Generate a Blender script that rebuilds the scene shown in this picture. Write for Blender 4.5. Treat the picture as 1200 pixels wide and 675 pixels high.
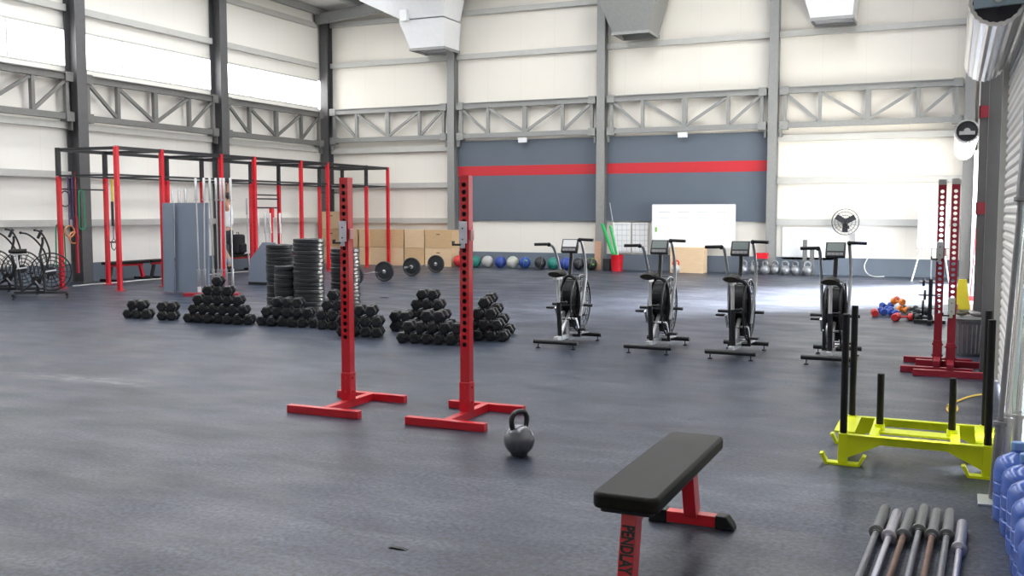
import bpy, bmesh, math, random
from mathutils import Vector, Matrix, Euler
random.seed(7)
PI = math.pi
for o in list(bpy.data.objects): bpy.data.objects.remove(o)
SC = bpy.context.scene
COL = SC.collection

# ---------------------------------------------------------------- camera, world, sun, exposure
F, YAW, PIT, CH = 1158.0, math.radians(-23.99), math.radians(4.4), 1.54
cam = bpy.data.cameras.new('camera'); cam.sensor_width = 36; cam.lens = F/1200*36
cam.clip_start = .05; cam.clip_end = 200
co = bpy.data.objects.new('camera', cam); COL.objects.link(co)
co.location = (0, 0, CH); co.rotation_euler = (PI/2-PIT, 0, -YAW)
SC.camera = co
vs = SC.view_settings
vs.view_transform = 'Standard'; vs.look = 'None'; vs.gamma = 1; vs.use_curve_mapping = False
vs.exposure = 0.58
w = bpy.data.worlds.new('sky'); SC.world = w; w.use_nodes = True
bg = w.node_tree.nodes['Background']; bg.inputs[0].default_value = (.86, .93, 1, 1); bg.inputs[1].default_value = 9.0
sun = bpy.data.lights.new('sun', 'SUN'); sun.energy = 100; sun.angle = .36; sun.color = (1, .95, .86)
so = bpy.data.objects.new('sun', sun); COL.objects.link(so)
so.rotation_euler = Vector((-.60, -.52, -.36)).to_track_quat('-Z', 'Y').to_euler()
CLERESTORY, ROOF_FILL = 4.2, 5.2          # radiance of the translucent wall band and of the added roof fill strips

# ---------------------------------------------------------------- pixel (1200x675) -> place in the hall
_f = Vector((math.sin(YAW)*math.cos(PIT), math.cos(YAW)*math.cos(PIT), -math.sin(PIT)))
_r = Vector((math.cos(YAW), -math.sin(YAW), 0)); _u = _r.cross(_f); _C = Vector((0, 0, CH))
def ray(x, y): return _r*((x-600)/F) - _u*((y-337.5)/F) + _f
def G(x, y, z=0.0): d = ray(x, y); return _C + d*((z-CH)/d.z)
def PY(x, y, Y): d = ray(x, y); return _C + d*(Y/d.y)
def PX(x, y, X): d = ray(x, y); return _C + d*(X/d.x)

# ---------------------------------------------------------------- materials
def mat(name, col, rough=.5, metal=0., var=.12, scale=8., bump=0., bscale=60., spec=.5, trans=0., coat=0., emit=None, es=0, stretch=None):
    m = bpy.data.materials.new(name); m.use_nodes = True
    nt = m.node_tree; b = nt.nodes['Principled BSDF']
    b.inputs['Roughness'].default_value = rough; b.inputs['Metallic'].default_value = metal
    b.inputs['Specular IOR Level'].default_value = spec
    b.inputs['Transmission Weight'].default_value = trans; b.inputs['Coat Weight'].default_value = coat
    tc = nt.nodes.new('ShaderNodeTexCoord'); n = nt.nodes.new('ShaderNodeTexNoise')
    n.inputs['Scale'].default_value = scale; n.inputs['Detail'].default_value = 5
    src = tc.outputs['Object']
    if stretch:
        mp = nt.nodes.new('ShaderNodeMapping'); mp.inputs['Scale'].default_value = stretch
        nt.links.new(src, mp.inputs[0]); src = mp.outputs[0]
    nt.links.new(src, n.inputs['Vector'])
    mx = nt.nodes.new('ShaderNodeMix'); mx.data_type = 'RGBA'
    c0 = [c*(1-var) for c in col]; c1 = [min(1, c*(1+var)) for c in col]
    mx.inputs[6].default_value = (*c0, 1); mx.inputs[7].default_value = (*c1, 1)
    nt.links.new(n.outputs['Fac'], mx.inputs[0]); nt.links.new(mx.outputs[2], b.inputs['Base Color'])
    if bump:
        n2 = nt.nodes.new('ShaderNodeTexNoise'); n2.inputs['Scale'].default_value = bscale
        nt.links.new(tc.outputs['Object'], n2.inputs['Vector'])
        bp = nt.nodes.new('ShaderNodeBump'); bp.inputs['Strength'].default_value = bump; bp.inputs['Distance'].default_value = .01
        nt.links.new(n2.outputs['Fac'], bp.inputs['Height']); nt.links.new(bp.outputs[0], b.inputs['Normal'])
    if emit:
        b.inputs['Emission Color'].default_value = (*emit, 1); b.inputs['Emission Strength'].default_value = es
    return m

def wall_mat(name, axis, col):
    """white insulated sheet: shallow vertical ribs every 25 cm and a joint every metre"""
    m = mat(name, col, .45, var=.03, scale=.7)
    nt = m.node_tree; b = nt.nodes['Principled BSDF']
    tc = nt.nodes.new('ShaderNodeTexCoord'); sx = nt.nodes.new('ShaderNodeSeparateXYZ')
    nt.links.new(tc.outputs['Object'], sx.inputs[0])
    def line(period, width):
        a = nt.nodes.new('ShaderNodeMath'); a.operation = 'PINGPONG'; a.inputs[1].default_value = period/2
        nt.links.new(sx.outputs[axis], a.inputs[0])
        c = nt.nodes.new('ShaderNodeMath'); c.operation = 'LESS_THAN'; c.inputs[1].default_value = width
        nt.links.new(a.outputs[0], c.inputs[0]); return c.outputs[0]
    j = line(1.0, .008); r = line(.25, .03)
    add = nt.nodes.new('ShaderNodeMath'); add.operation = 'MULTIPLY_ADD'; add.inputs[1].default_value = -2
    nt.links.new(j, add.inputs[0]); nt.links.new(r, add.inputs[2])
    bp = nt.nodes.new('ShaderNodeBump'); bp.inputs['Strength'].default_value = .08; bp.inputs['Distance'].default_value = .01
    nt.links.new(add.outputs[0], bp.inputs['Height']); nt.links.new(bp.outputs[0], b.inputs['Normal'])
    src = b.inputs['Base Color'].links[0].from_socket
    mx = nt.nodes.new('ShaderNodeMix'); mx.data_type = 'RGBA'; mx.inputs[7].default_value = (*[c*.94 for c in col], 1)
    nt.links.new(j, mx.inputs[0]); nt.links.new(src, mx.inputs[6]); nt.links.new(mx.outputs[2], b.inputs['Base Color'])
    return m

def floor_mat():
    m = bpy.data.materials.new('rubber_floor'); m.use_nodes = True; nt = m.node_tree; N = nt.nodes; L = nt.links
    b = N['Principled BSDF']; b.inputs['Specular IOR Level'].default_value = .36
    tc = N.new('ShaderNodeTexCoord')
    def noise(scale, detail=4, st=None):
        n = N.new('ShaderNodeTexNoise'); n.inputs['Scale'].default_value = scale; n.inputs['Detail'].default_value = detail
        if st:
            mp = N.new('ShaderNodeMapping'); mp.inputs['Scale'].default_value = st; L.new(tc.outputs['Object'], mp.inputs[0]); L.new(mp.outputs[0], n.inputs['Vector'])
        else: L.new(tc.outputs['Object'], n.inputs['Vector'])
        return n.outputs['Fac']
    def ramp(fac, p0, p1, c0, c1):
        r = N.new('ShaderNodeValToRGB'); e = r.color_ramp.elements
        e[0].position = p0; e[1].position = p1; e[0].color = (*c0, 1); e[1].color = (*c1, 1); L.new(fac, r.inputs[0]); return r.outputs[0]
    def mixc(fac, a, bb, mode='MIX'):
        x = N.new('ShaderNodeMix'); x.data_type = 'RGBA'; x.blend_type = mode
        if isinstance(fac, float): x.inputs[0].default_value = fac
        else: L.new(fac, x.inputs[0])
        for i, v in ((6, a), (7, bb)):
            if isinstance(v, tuple): x.inputs[i].default_value = (*v, 1)
            else: L.new(v, x.inputs[i])
        return x.outputs[2]
    base = ramp(noise(.9, 10, (1, 1.5, 1)), .36, .66, (.017, .024, .042), (.044, .054, .082))
    wear = ramp(noise(2.6, 10, (.7, 2.2, 1)), .50, .72, (0, 0, 0), (.6, .6, .6))
    c = mixc(wear, base, (.080, .090, .113))
    grit = ramp(noise(38, 4), .36, .64, (.45, .45, .45), (1.6, 1.6, 1.6))
    c = mixc(1.0, c, grit, 'MULTIPLY')
    spk = ramp(noise(95, 2), .66, .74, (0, 0, 0), (.8, .8, .8))
    c = mixc(spk, c, (.17, .19, .25))
    s = N.new('ShaderNodeSeparateXYZ'); L.new(tc.outputs['Object'], s.inputs[0])
    def math_(op, a, bb=None, c_=None):
        x = N.new('ShaderNodeMath'); x.operation = op
        for i, v in enumerate((a, bb, c_)):
            if v is None: continue
            if isinstance(v, (int, float)): x.inputs[i].default_value = v
            else: L.new(v, x.inputs[i])
        return x.outputs[0]
    wob = math_('MULTIPLY_ADD', noise(2.5, 2), .018, -.009)
    yy = math_('ADD', s.outputs[1], wob)
    off = 4.78
    d = math_('PINGPONG', math_('SUBTRACT', yy, off), 1.22/2)
    seam = math_('LESS_THAN', d, .0048)
    gate = ramp(noise(.9, 2), .38, .5, (.1,)*3, (.95,)*3)
    seam = math_('MULTIPLY', seam, gate)
    c = mixc(seam, c, (.025, .027, .03))
    # chalk smear on the mats at the left
    p = G(95, 444); px = math_('SUBTRACT', s.outputs[0], p.x); py = math_('SUBTRACT', s.outputs[1], p.y)
    q = math_('ADD', math_('MULTIPLY', math_('ADD', px, math_('MULTIPLY', py, 0.)), .75), 0)
    e = math_('ADD', math_('POWER', math_('ABSOLUTE', math_('MULTIPLY', px, .85)), 2.), math_('POWER', math_('ABSOLUTE', math_('MULTIPLY', py, 5.)), 2.))
    e = math_('SUBTRACT', 1.0, e); e = math_('MAXIMUM', e, 0.)
    e = math_('MULTIPLY', e, ramp(noise(4, 6, (1, 3, 1)), .42, .7, (0,)*3, (.8,)*3))
    c = mixc(e, c, (.30, .30, .31))
    L.new(c, b.inputs['Base Color'])
    L.new(ramp(noise(1.7, 9, (.8, 1.6, 1)), .35, .68, (.33,)*3, (.47,)*3), b.inputs['Roughness'])
    bp = N.new('ShaderNodeBump'); bp.inputs['Strength'].default_value = .25; bp.inputs['Distance'].default_value = .006
    L.new(noise(90, 3), bp.inputs['Height']); L.new(bp.outputs[0], b.inputs['Normal'])
    return m

def glow_mat(name, col, s):
    m = bpy.data.materials.new(name); m.use_nodes = True; nt = m.node_tree; b = nt.nodes['Principled BSDF']
    b.inputs['Base Color'].default_value = (.8, .8, .8, 1); b.inputs['Emission Color'].default_value = (*col, 1); b.inputs['Emission Strength'].default_value = s
    n = nt.nodes.new('ShaderNodeTexNoise'); n.inputs['Scale'].default_value = 2
    mr = nt.nodes.new('ShaderNodeMapRange'); mr.inputs[3].default_value = s*.93; mr.inputs[4].default_value = s*1.07
    nt.links.new(n.outputs['Fac'], mr.inputs[0]); nt.links.new(mr.outputs[0], b.inputs['Emission Strength'])
    return m

def wood_mat(name, col):
    m = mat(name, col, .55, var=.16, scale=3., stretch=(1.5, 1.5, 14))
    return m

M = dict(
    floor=floor_mat(),
    wall_x=wall_mat('wall_sheet_back', 0, (.80, .765, .70)), wall_y=wall_mat('wall_sheet_side', 1, (.78, .76, .72)),
    roof=mat('roof_sheet', (.72, .72, .70), .5, var=.04, scale=1),
    base=mat('slate_blue_paint', (.135, .165, .205), .55, var=.06, scale=2),
    panel=mat('slate_panel', (.105, .13, .165), .5, var=.07, scale=1.5),
    stripe=mat('red_stripe', (.52, .022, .032), .5, var=.05),
    galv=mat('galvanised_steel', (.29, .295, .29), .5, .35, var=.13, scale=14),
    dark_steel=mat('primed_steel', (.105, .105, .11), .5, .3, var=.15, scale=9),
    galv_dark=mat('darker_galvanised', (.17, .17, .165), .5, .3, var=.16, scale=12), girt=mat('girt_steel', (.50, .50, .48), .5, .1, var=.08, scale=8),
    red=mat('red_powder_coat', (.68, .012, .026), .28, var=.06, coat=.5),
    dred=mat('dark_red_powder_coat', (.30, .012, .03), .4, var=.1),
    black=mat('black_powder_coat', (.017, .018, .021), .38, var=.2),
    rubber=mat('black_rubber', (.010, .011, .013), .5, var=.25, spec=.35, scale=20, bump=.15, bscale=120), hexrub=mat('hex_head_rubber', (.012, .013, .015), .27, var=.25, spec=.5, scale=20),
    sledblk=mat('matt_black_sleeve', (.007, .007, .009), .5, var=.2, spec=.3, scale=12), rubber_g=mat('worn_rubber', (.020, .022, .025), .4, var=.3, scale=14),
    chrome=mat('chrome', (.78, .78, .79), .22, 1, var=.05),
    steel=mat('bare_steel', (.55, .55, .56), .35, .9, var=.15, scale=25),
    white_metal=mat('white_paint', (.74, .75, .77), .4, var=.05),
    silver=mat('silver_paint', (.62, .64, .66), .3, .5, var=.06),
    vinyl=mat('black_vinyl', (.013, .012, .010), .5, spec=.22, var=.12, scale=30, bump=.12, bscale=220),
    yellow=mat('neon_yellow_paint', (.78, .86, .004), .42, var=.06),
    lilac=mat('pale_plastic', (.86, .86, .95), .45, var=.04),
    pink=mat('pinkish_plastic', (.62, .30, .30), .5, var=.1),
    wood=wood_mat('plywood', (.60, .41, .23)), wood2=wood_mat('pale_plywood', (.70, .51, .32)), plank=wood_mat('timber', (.52, .30, .20)),
    board=mat('whiteboard', (.86, .87, .88), .22, var=.02), paper=mat('paper', (.80, .80, .80), .7, var=.04),
    ink=mat('faint_ink', (.45, .48, .52), .7), ball_g=mat('green_leather', (.01, .19, .15), .5), ball_b=mat('blue_leather', (.02, .055, .28), .5),
    ball_w=mat('grey_leather', (.45, .45, .43), .5), ball_k=mat('black_leather', (.02, .022, .025), .45), lime=mat('lime_print', (.25, .55, .08), .5),
    kb=mat('grey_cast_iron', (.17, .175, .195), .27, .5, var=.25, scale=30), kb2=mat('silver_cast_iron', (.27, .275, .29), .4, .5, var=.2, scale=20),
    rust=mat('rusty_steel', (.20, .125, .095), .6, .5, var=.4, scale=16), worn=mat('dull_steel', (.25, .25, .265), .5, .7, var=.25, scale=16),
    sleeve=mat('dull_grey_sleeve', (.20, .205, .205), .5, .6, var=.12, scale=18), bright=mat('bright_zinc', (.55, .53, .60), .35, .7, var=.1, scale=18),
    bluepc=mat('blue_polycarbonate', (.12, .24, .75), .15, trans=.35, var=.05), bluecap=mat('blue_cap', (.16, .30, .58), .45),
    greenb=mat('green_band', (.01, .28, .12), .6), purple=mat('purple_band', (.05, .02, .13), .6), orange=mat('orange_wood', (.62, .26, .11), .5),
    yellowb=mat('yellow_strap', (.70, .50, .05), .6), foamg=mat('green_foam', (.02, .42, .10), .6), tubw=mat('white_tube', (.78, .80, .78), .5),
    redpl=mat('red_plastic', (.60, .01, .02), .4), signy=mat('yellow_plastic', (.80, .66, .03), .45), skin=mat('skin', (.52, .28, .19), .5, var=.06),
    shirt=mat('white_cotton', (.78, .78, .78), .8), shorts=mat('black_cotton', (.02, .02, .025), .8), sock=mat('blue_grey_sock', (.24, .32, .42), .8),
    hair=mat('dark_hair', (.03, .02, .015), .6), lcd=mat('console_screen', (.40, .47, .46), .3), lcdd=mat('dark_console_screen', (.16, .20, .19), .3),
    tv=mat('lit_screen', (.3, .3, .5), .4, emit=(.75, .78, 1), es=1.3), shutter=mat('shutter_slats', (.66, .645, .62), .42, .1, var=.05, scale=3),
    roll=mat('polished_shutter_coil', (.72, .72, .73), .24, .85, var=.06, scale=3), bluegrey=mat('blue_grey_paint', (.24, .31, .37), .5, var=.08),
    inside=mat('drum_and_hole_shade', (.03, .03, .04), .6), concrete=mat('outdoor_concrete', (.55, .54, .5), .8, var=.08), blueleather=mat('grey_blue_board', (.20, .24, .31), .42, var=.12, scale=2.5),
    cord=mat('white_cable', (.66, .66, .64), .5), grey=mat('grey_plastic', (.25, .25, .26), .5), brass=mat('brass', (.5, .35, .1), .4, .8),
    glow=glow_mat('daylit_translucent_sheet', (1, .99, .97), CLERESTORY), roof_fill=glow_mat('roof_fill_glow', (.97, .985, 1), ROOF_FILL),
    olive=mat('olive_canvas', (.12, .11, .07), .8), toyr=mat('red_vinyl', (.55, .03, .03), .4), toyo=mat('orange_vinyl', (.75, .22, .03), .4), toyb=mat('blue_vinyl', (.03, .08, .4), .4),
)

# ---------------------------------------------------------------- mesh builder
class MB:
    def __init__(s): s.v = []; s.f = []
    def add(s, vs, fs, mtx=None):
        k = len(s.v)
        for p in vs: s.v.append(tuple(mtx @ Vector(p)) if mtx else tuple(p))
        for f in fs: s.f.append(tuple(i+k for i in f))
        return s
    def box(s, c, d, rot=None):
        a, b, e = [x/2 for x in d]
        vs = [(x, y, z) for x in (-a, a) for y in (-b, b) for z in (-e, e)]
        fs = [(0, 1, 3, 2), (4, 6, 7, 5), (0, 4, 5, 1), (2, 3, 7, 6), (0, 2, 6, 4), (1, 5, 7, 3)]
        m = Matrix.Translation(c)
        if rot is not None: m = m @ (rot if isinstance(rot, Matrix) else Euler(rot).to_matrix().to_4x4())
        return s.add(vs, fs, m)
    def bar(s, p0, p1, w, h, up=(0, 0, 1)):
        """rectangular bar from p0 to p1; w across, h along up"""
        p0, p1 = Vector(p0), Vector(p1); d = p1-p0; L = d.length; d.normalize()
        up = Vector(up)
        if abs(d.dot(up)) > .99: up = Vector((0, 1, 0))
        x = d.cross(up).normalized(); z = x.cross(d).normalized()
        m = Matrix((x, d, z)).transposed().to_4x4(); m.translation = (p0+p1)/2
        return s.box((0, 0, 0), (w, L, h), None) if False else s._boxm((w, L, h), m)
    def _boxm(s, d, m):
        a, b, e = [x/2 for x in d]
        vs = [(x, y, z) for x in (-a, a) for y in (-b, b) for z in (-e, e)]
        return s.add(vs, [(0, 1, 3, 2), (4, 6, 7, 5), (0, 4, 5, 1), (2, 3, 7, 6), (0, 2, 6, 4), (1, 5, 7, 3)], m)
    def lathe(s, prof, n=24, axis=(0, 0, 1), o=(0, 0, 0), ph=0.):
        """prof: (r, h) pairs along the axis"""
        q = Vector((0, 0, 1)).rotation_difference(Vector(axis).normalized()).to_matrix().to_4x4(); q.translation = o
        vs = []; fs = []; rings = []
        for r, h in prof:
            if r < 1e-6: rings.append([len(vs)]); vs.append((0, 0, h))
            else:
                rings.append(list(range(len(vs), len(vs)+n)))
                vs += [(r*math.cos(ph+2*PI*i/n), r*math.sin(ph+2*PI*i/n), h) for i in range(n)]
        for a, b in zip(rings, rings[1:]):
            for i in range(n):
                j = (i+1) % n
                if len(a) == 1 and len(b) == 1: continue
                if len(a) == 1: fs.append((a[0], b[j], b[i]))
                elif len(b) == 1: fs.append((a[i], a[j], b[0]))
                else: fs.append((a[i], a[j], b[j], b[i]))
        if len(rings[0]) > 1: fs.append(tuple(reversed(rings[0])))
        if len(rings[-1]) > 1: fs.append(tuple(rings[-1]))
        return s.add(vs, fs, q)
    def cyl(s, p0, p1, r, n=16, r2=None):
        p0, p1 = Vector(p0), Vector(p1); d = p1-p0
        return s.lathe([(r, 0), (r if r2 is None else r2, d.length)], n, d, p0)
    def tube(s, pts, r, n=10, closed=False):
        pts = [Vector(p) for p in pts]; m = len(pts); rings = []; nrm = None
        k = len(s.v)
        for i, p in enumerate(pts):
            if closed: t = pts[(i+1) % m]-pts[i-1]
            else: t = pts[min(i+1, m-1)]-pts[max(i-1, 0)]
            t.normalize()
            if nrm is None: nrm = t.orthogonal().normalized()
            nrm = (nrm - t*nrm.dot(t)).normalized(); b = t.cross(nrm)
            rr = r[i] if isinstance(r, (list, tuple)) else r
            s.v += [tuple(p+(nrm*math.cos(2*PI*a/n)+b*math.sin(2*PI*a/n))*rr) for a in range(n)]
        for i in range(m if closed else m-1):
            j = (i+1) % m
            for a in range(n):
                c = (a+1) % n; s.f.append((k+i*n+a, k+i*n+c, k+j*n+c, k+j*n+a))
        if not closed:
            s.f.append(tuple(k+a for a in reversed(range(n)))); s.f.append(tuple(k+(m-1)*n+a for a in range(n)))
        return s
    def prism(s, poly, axis, a, b):
        """poly of 2-D points swept along 'x','y' or 'z' from a to b"""
        def P(u, v, t): return {'x': (t, u, v), 'y': (u, t, v), 'z': (u, v, t)}[axis]
        n = len(poly); vs = [P(u, v, a) for u, v in poly]+[P(u, v, b) for u, v in poly]
        fs = [tuple(range(n)), tuple(range(2*n-1, n-1, -1))]+[(i, i+n, (i+1) % n+n, (i+1) % n) for i in range(n)]
        return s.add(vs, fs)
    def sphere(s, c, r, n=20, sz=1., ph=0):
        h = n//2
        return s.lathe([(r*math.sin(PI*i/h), -r*sz*math.cos(PI*i/h)) for i in range(h+1)], n, o=c)
    def plate(s, x0, x1, z0, z1, y, t, holes, r, n=10):
        """sheet in the xz plane at y..y+t pierced by round holes down its middle (one per pitch)"""
        xc = (x0+x1)/2; zs = sorted(holes); k = 0
        edges = [z0]+[(a+b)/2 for a, b in zip(zs, zs[1:])]+[z1]
        for yy, fl in ((y, 0), (y+t, 1)):
            for i, hz in enumerate(zs):
                a, b = edges[i], edges[i+1]
                ring = [(xc+r*math.cos(2*PI*j/n+PI/n), yy, hz+r*math.sin(2*PI*j/n+PI/n)) for j in range(n)]
                outer = []
                for j in range(n):
                    an = 2*PI*j/n+PI/n; c_, s_ = math.cos(an), math.sin(an)
                    hx = (x1-x0)/2; hzz = (b-hz) if s_ > 0 else (hz-a)
                    tt = min(hx/abs(c_) if abs(c_) > 1e-6 else 9e9, hzz/abs(s_) if abs(s_) > 1e-6 else 9e9)
                    outer.append((xc+c_*tt, yy, hz+s_*tt))
                corners = [(x1, yy, b), (x0, yy, b), (x0, yy, a), (x1, yy, a)]
                vs = ring+outer+corners; fs = []
                for j in range(n):
                    q = (j+1) % n; fs.append((j, q, n+q, n+j) if fl else (n+j, n+q, q, j))
                for ci, cn in enumerate(corners):
                    # fill corner triangle between the two outer points on either side of it
                    ca = math.atan2((cn[2]-hz), (cn[0]-xc)) % (2*PI)
                    j = int(((ca-PI/n) % (2*PI))//(2*PI/n)); fs.append((n+j, 2*n+ci, n+(j+1) % n))
                s.add(vs, fs)
        for hz in zs:
            a = [(xc+r*math.cos(2*PI*j/n+PI/n), y, hz+r*math.sin(2*PI*j/n+PI/n)) for j in range(n)]
            b = [(p[0], y+t, p[2]) for p in a]
            s.add(a+b, [(j, (j+1) % n, n+(j+1) % n, n+j) for j in range(n)])
        return s
    def mesh(s, name, m, smooth=True):
        me = bpy.data.meshes.new(name); me.from_pydata(s.v, [], s.f); me.update()
        bm = bmesh.new(); bm.from_mesh(me); bmesh.ops.recalc_face_normals(bm, faces=bm.faces); bm.to_mesh(me); bm.free()
        me.materials.append(m)
        if smooth:
            me.polygons.foreach_set('use_smooth', [True]*len(me.polygons)); me.update()
            try: me.set_sharp_from_angle(angle=math.radians(35))
            except Exception: pass
        return me
    def build(s, name, m, parent=None, bevel=0., smooth=True, loc=None):
        o = bpy.data.objects.new(name, s.mesh(name, m, smooth)); COL.objects.link(o)
        if parent: o.parent = parent
        if loc is not None: o.location = loc
        if bevel:
            b = o.modifiers.new('bevel', 'BEVEL'); b.width = bevel; b.segments = 2; b.limit_method = 'ANGLE'
        return o

def tag(o, label, cat, group=None):
    o['label'] = label; o['category'] = cat
    if group: o['group'] = group
    return o
def thing(name, label, cat, loc=(0, 0, 0), rz=0., group=None):
    o = bpy.data.objects.new(name, None); COL.objects.link(o); o.location = loc; o.rotation_euler = (0, 0, rz)
    return tag(o, label, cat, group)
def struct(o): o['kind'] = 'structure'; return o
KIDS = {}
def copy_tree(o, parent=None):
    c = o.copy(); COL.objects.link(c)
    if parent is not None: c.parent = parent
    for ch in list(o.children): copy_tree(ch, c)
    return c
ORD = 'first second third fourth fifth sixth seventh eighth ninth tenth eleventh twelfth thirteenth fourteenth fifteenth sixteenth seventeenth eighteenth nineteenth twentieth twenty-first twenty-second twenty-third twenty-fourth twenty-fifth twenty-sixth'.split()
def bez(p0, p1, p2, p3, n=12):
    p0, p1, p2, p3 = map(Vector, (p0, p1, p2, p3))
    return [p0*(1-t)**3+p1*3*t*(1-t)**2+p2*3*t*t*(1-t)+p3*t**3 for t in [i/n for i in range(n+1)]]
def smooth_path(pts, n=6):
    """Catmull-Rom through the points"""
    P = [Vector(p) for p in pts]; P = [P[0]*2-P[1]]+P+[P[-1]*2-P[-2]]; out = []
    for i in range(1, len(P)-2):
        for k in range(n):
            t = k/n; a, b, c, d = P[i-1:i+3]
            out.append(.5*((2*b)+(c-a)*t+(2*a-5*b+4*c-d)*t*t+(3*b-a-3*c+d)*t**3))
    out.append(P[-2]); return out

# ================================================================ THE SETTING
XL, XR, YB, YF = -17.45, .46, 25.3, -4.0
DY0, DY1, DZ = 18.3, 23.6, 2.85                 # open roller door in the right wall
struct(MB().box(((XL+XR)/2+.2, (YB+YF)/2, -.05), (XR-XL+.7, YB-YF+.3, .1)).build('floor', M['floor'], smooth=False))
struct(MB().box((XR+15.55, 18, -.09), (30, 60, .1)).build('ground_outside', M['concrete'], smooth=False))
mb = MB().box(((XL+XR)/2, YB+.06, 4.3), (XR-XL+.3, .12, 8.6)); struct(mb.build('wall_back', M['wall_x'], smooth=False))
struct(MB().box(((XL+XR)/2+.2, YF-.06, 4.3), (XR-XL+.9, .12, 8.6)).build('wall_front', M['wall_x'], smooth=False))
# left wall below and above the translucent band
BZ0, BZ1 = 4.62, 5.45
mb = MB().box((XL-.06, (YB+YF)/2, BZ0/2), (.12, YB-YF, BZ0)).box((XL-.06, (YB+YF)/2, (BZ1+7.6)/2), (.12, YB-YF, 7.6-BZ1))
struct(mb.build('wall_left', M['wall_y'], smooth=False))
LCOL = [-2.4, 2.15, 6.7, 11.25, 15.8, 20.35, 24.95]
n = 0
for a, b in zip(LCOL, LCOL[1:]):
    n += 1
    wn = MB().box((XL-.06, (a+b)/2, (BZ0+BZ1)/2), (.04, b-a, BZ1-BZ0)).build('window_%d' % n, M['glow'], smooth=False); struct(wn)
    fr = MB()
    for k in range(1, 3): fr.box((XL-.02, a+(b-a)*k/3, (BZ0+BZ1)/2), (.04, .035, BZ1-BZ0))
    fr.box((XL-.02, (a+b)/2, BZ0+.02), (.05, b-a, .04)).box((XL-.02, (a+b)/2, BZ1-.02), (.05, b-a, .04))
    fr.build('window_frame', M['girt'], wn, smooth=False)
# right wall around the open door and the shuttered one
def rwall(y0, y1, z0, z1, mb): mb.box((XR+.06, (y0+y1)/2, (z0+z1)/2), (.12, y1-y0, z1-z0))
mb = MB(); mb.box((XR+.51, (YF+6.6)/2, 3.8), (.12, 6.6-YF, 7.6)).box((XR+.25, 6.66, 3.8), (.5, .12, 7.6)); rwall(6.72, 9.95, 3.2, 7.6, mb); rwall(9.95, DY0, 0, 7.6, mb); rwall(DY0, DY1, DZ, 7.6, mb); rwall(DY1, YB, 0, 7.6, mb)
struct(mb.build('wall_right', M['wall_y'], smooth=False))
# roof: shallow gable with glowing strips added out of view to light the hall
RX = (XL+XR)/2; RZ0, RZ1 = 7.5, 8.45
def roof_z(x): return RZ0+(RZ1-RZ0)*(1-abs(x-RX)/(RX-XL))
mb = MB()
strips = [(-15.6, -14.2), (-11.4, -10.0), (-6.9, -5.5), (-2.9, -1.5)]
xs = [XL-.2]+[v for st in strips for v in st]+[XR+.7]
xs = sorted(xs+[RX])
k = 0
for a, b in zip(xs, xs[1:]):
    if (a, b) in strips: continue
    mb.add([(x, y, roof_z(x)+dz) for x in (a, b) for y in (YF, YB+.12) for dz in (0, .08)], [(0, 1, 3, 2), (4, 6, 7, 5), (0, 4, 5, 1), (2, 3, 7, 6), (0, 2, 6, 4), (1, 5, 7, 3)])
struct(mb.build('ceiling', M['roof'], smooth=False))
for i, (a, b) in enumerate(strips):
    o = MB().add([(x, y, roof_z(x)+dz) for x in (a, b) for y in (3.5, YB-2.2) for dz in (.02, .06)], [(0, 1, 3, 2), (4, 6, 7, 5), (0, 4, 5, 1), (2, 3, 7, 6), (0, 2, 6, 4), (1, 5, 7, 3)])
    struct(o.build('window_%d' % (20+i), M['roof_fill'], smooth=False))  # added fill light, not a window; glows down into the hall
    # solid sheet between the strip end and the gable
    mbx = MB().add([(x, y, roof_z(x)+dz) for x in (a, b) for y in (YB-2.2, YB+.12) for dz in (0, .08)], [(0, 1, 3, 2), (4, 6, 7, 5), (0, 4, 5, 1), (2, 3, 7, 6), (0, 2, 6, 4), (1, 5, 7, 3)])
    mbx.add([(x, y, roof_z(x)+dz) for x in (a, b) for y in (YF, 3.5) for dz in (0, .08)], [(0, 1, 3, 2), (4, 6, 7, 5), (0, 4, 5, 1), (2, 3, 7, 6), (0, 2, 6, 4), (1, 5, 7, 3)])
    struct(mbx.build('ceiling_panel_%d' % i, M['roof'], smooth=False))
# baseboards
struct(MB().box(((XL+XR)/2, YB-.02, .21), (XR-XL, .04, .42)).build('baseboard_back', M['base'], smooth=False))
struct(MB().box((XL+.02, (YB+YF)/2, .21), (.04, YB-YF, .42)).build('baseboard_left', M['base'], smooth=False))
struct(MB().box((XR-.02, (9.95+DY0)/2, .21), (.04, DY0-9.95, .42)).build('baseboard_right', M['base'], smooth=False))

TN = [0]
def trim(mb, m, bevel=0):
    TN[0] += 1; return struct(mb.build('trim_%d' % TN[0], m, bevel=bevel, smooth=False))
# I-section columns
def icol(x, y, w, d, z1, m, along='y'):
    mb = MB()
    if along == 'y':    # web runs across to the wall in x (left wall): flanges face x
        mb.box((x-d/2+.01, y, z1/2), (.02, w, z1)).box((x+d/2-.01, y, z1/2), (.02, w, z1)).box((x, y, z1/2), (d-.04, .014, z1))
    else:
        mb.box((x, y-d/2+.01, z1/2), (w, .02, z1)).box((x, y+d/2-.01, z1/2), (w, .02, z1)).box((x, y, z1/2), (.014, d-.04, z1))
    mb.box((x, y, .012), (w+.12 if along != 'y' else d+.1, d+.1 if along != 'y' else w+.12, .024))
    return trim(mb, m)
BCOL = [-17.27, -13.02, -8.57, -4.12, .28]
for i, y in enumerate(LCOL[:-1]): icol(XL+.20, y, .27, .34, 7.45, M['dark_steel'] if i < 5 else M['dark_steel'])
for i, x in enumerate(BCOL):
    icol(x, YB-.17, .22 if i else .26, .28, 7.4 if i in (0, 4) else 7.7, M['galv'] if i else M['dark_steel'], 'x')
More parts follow.
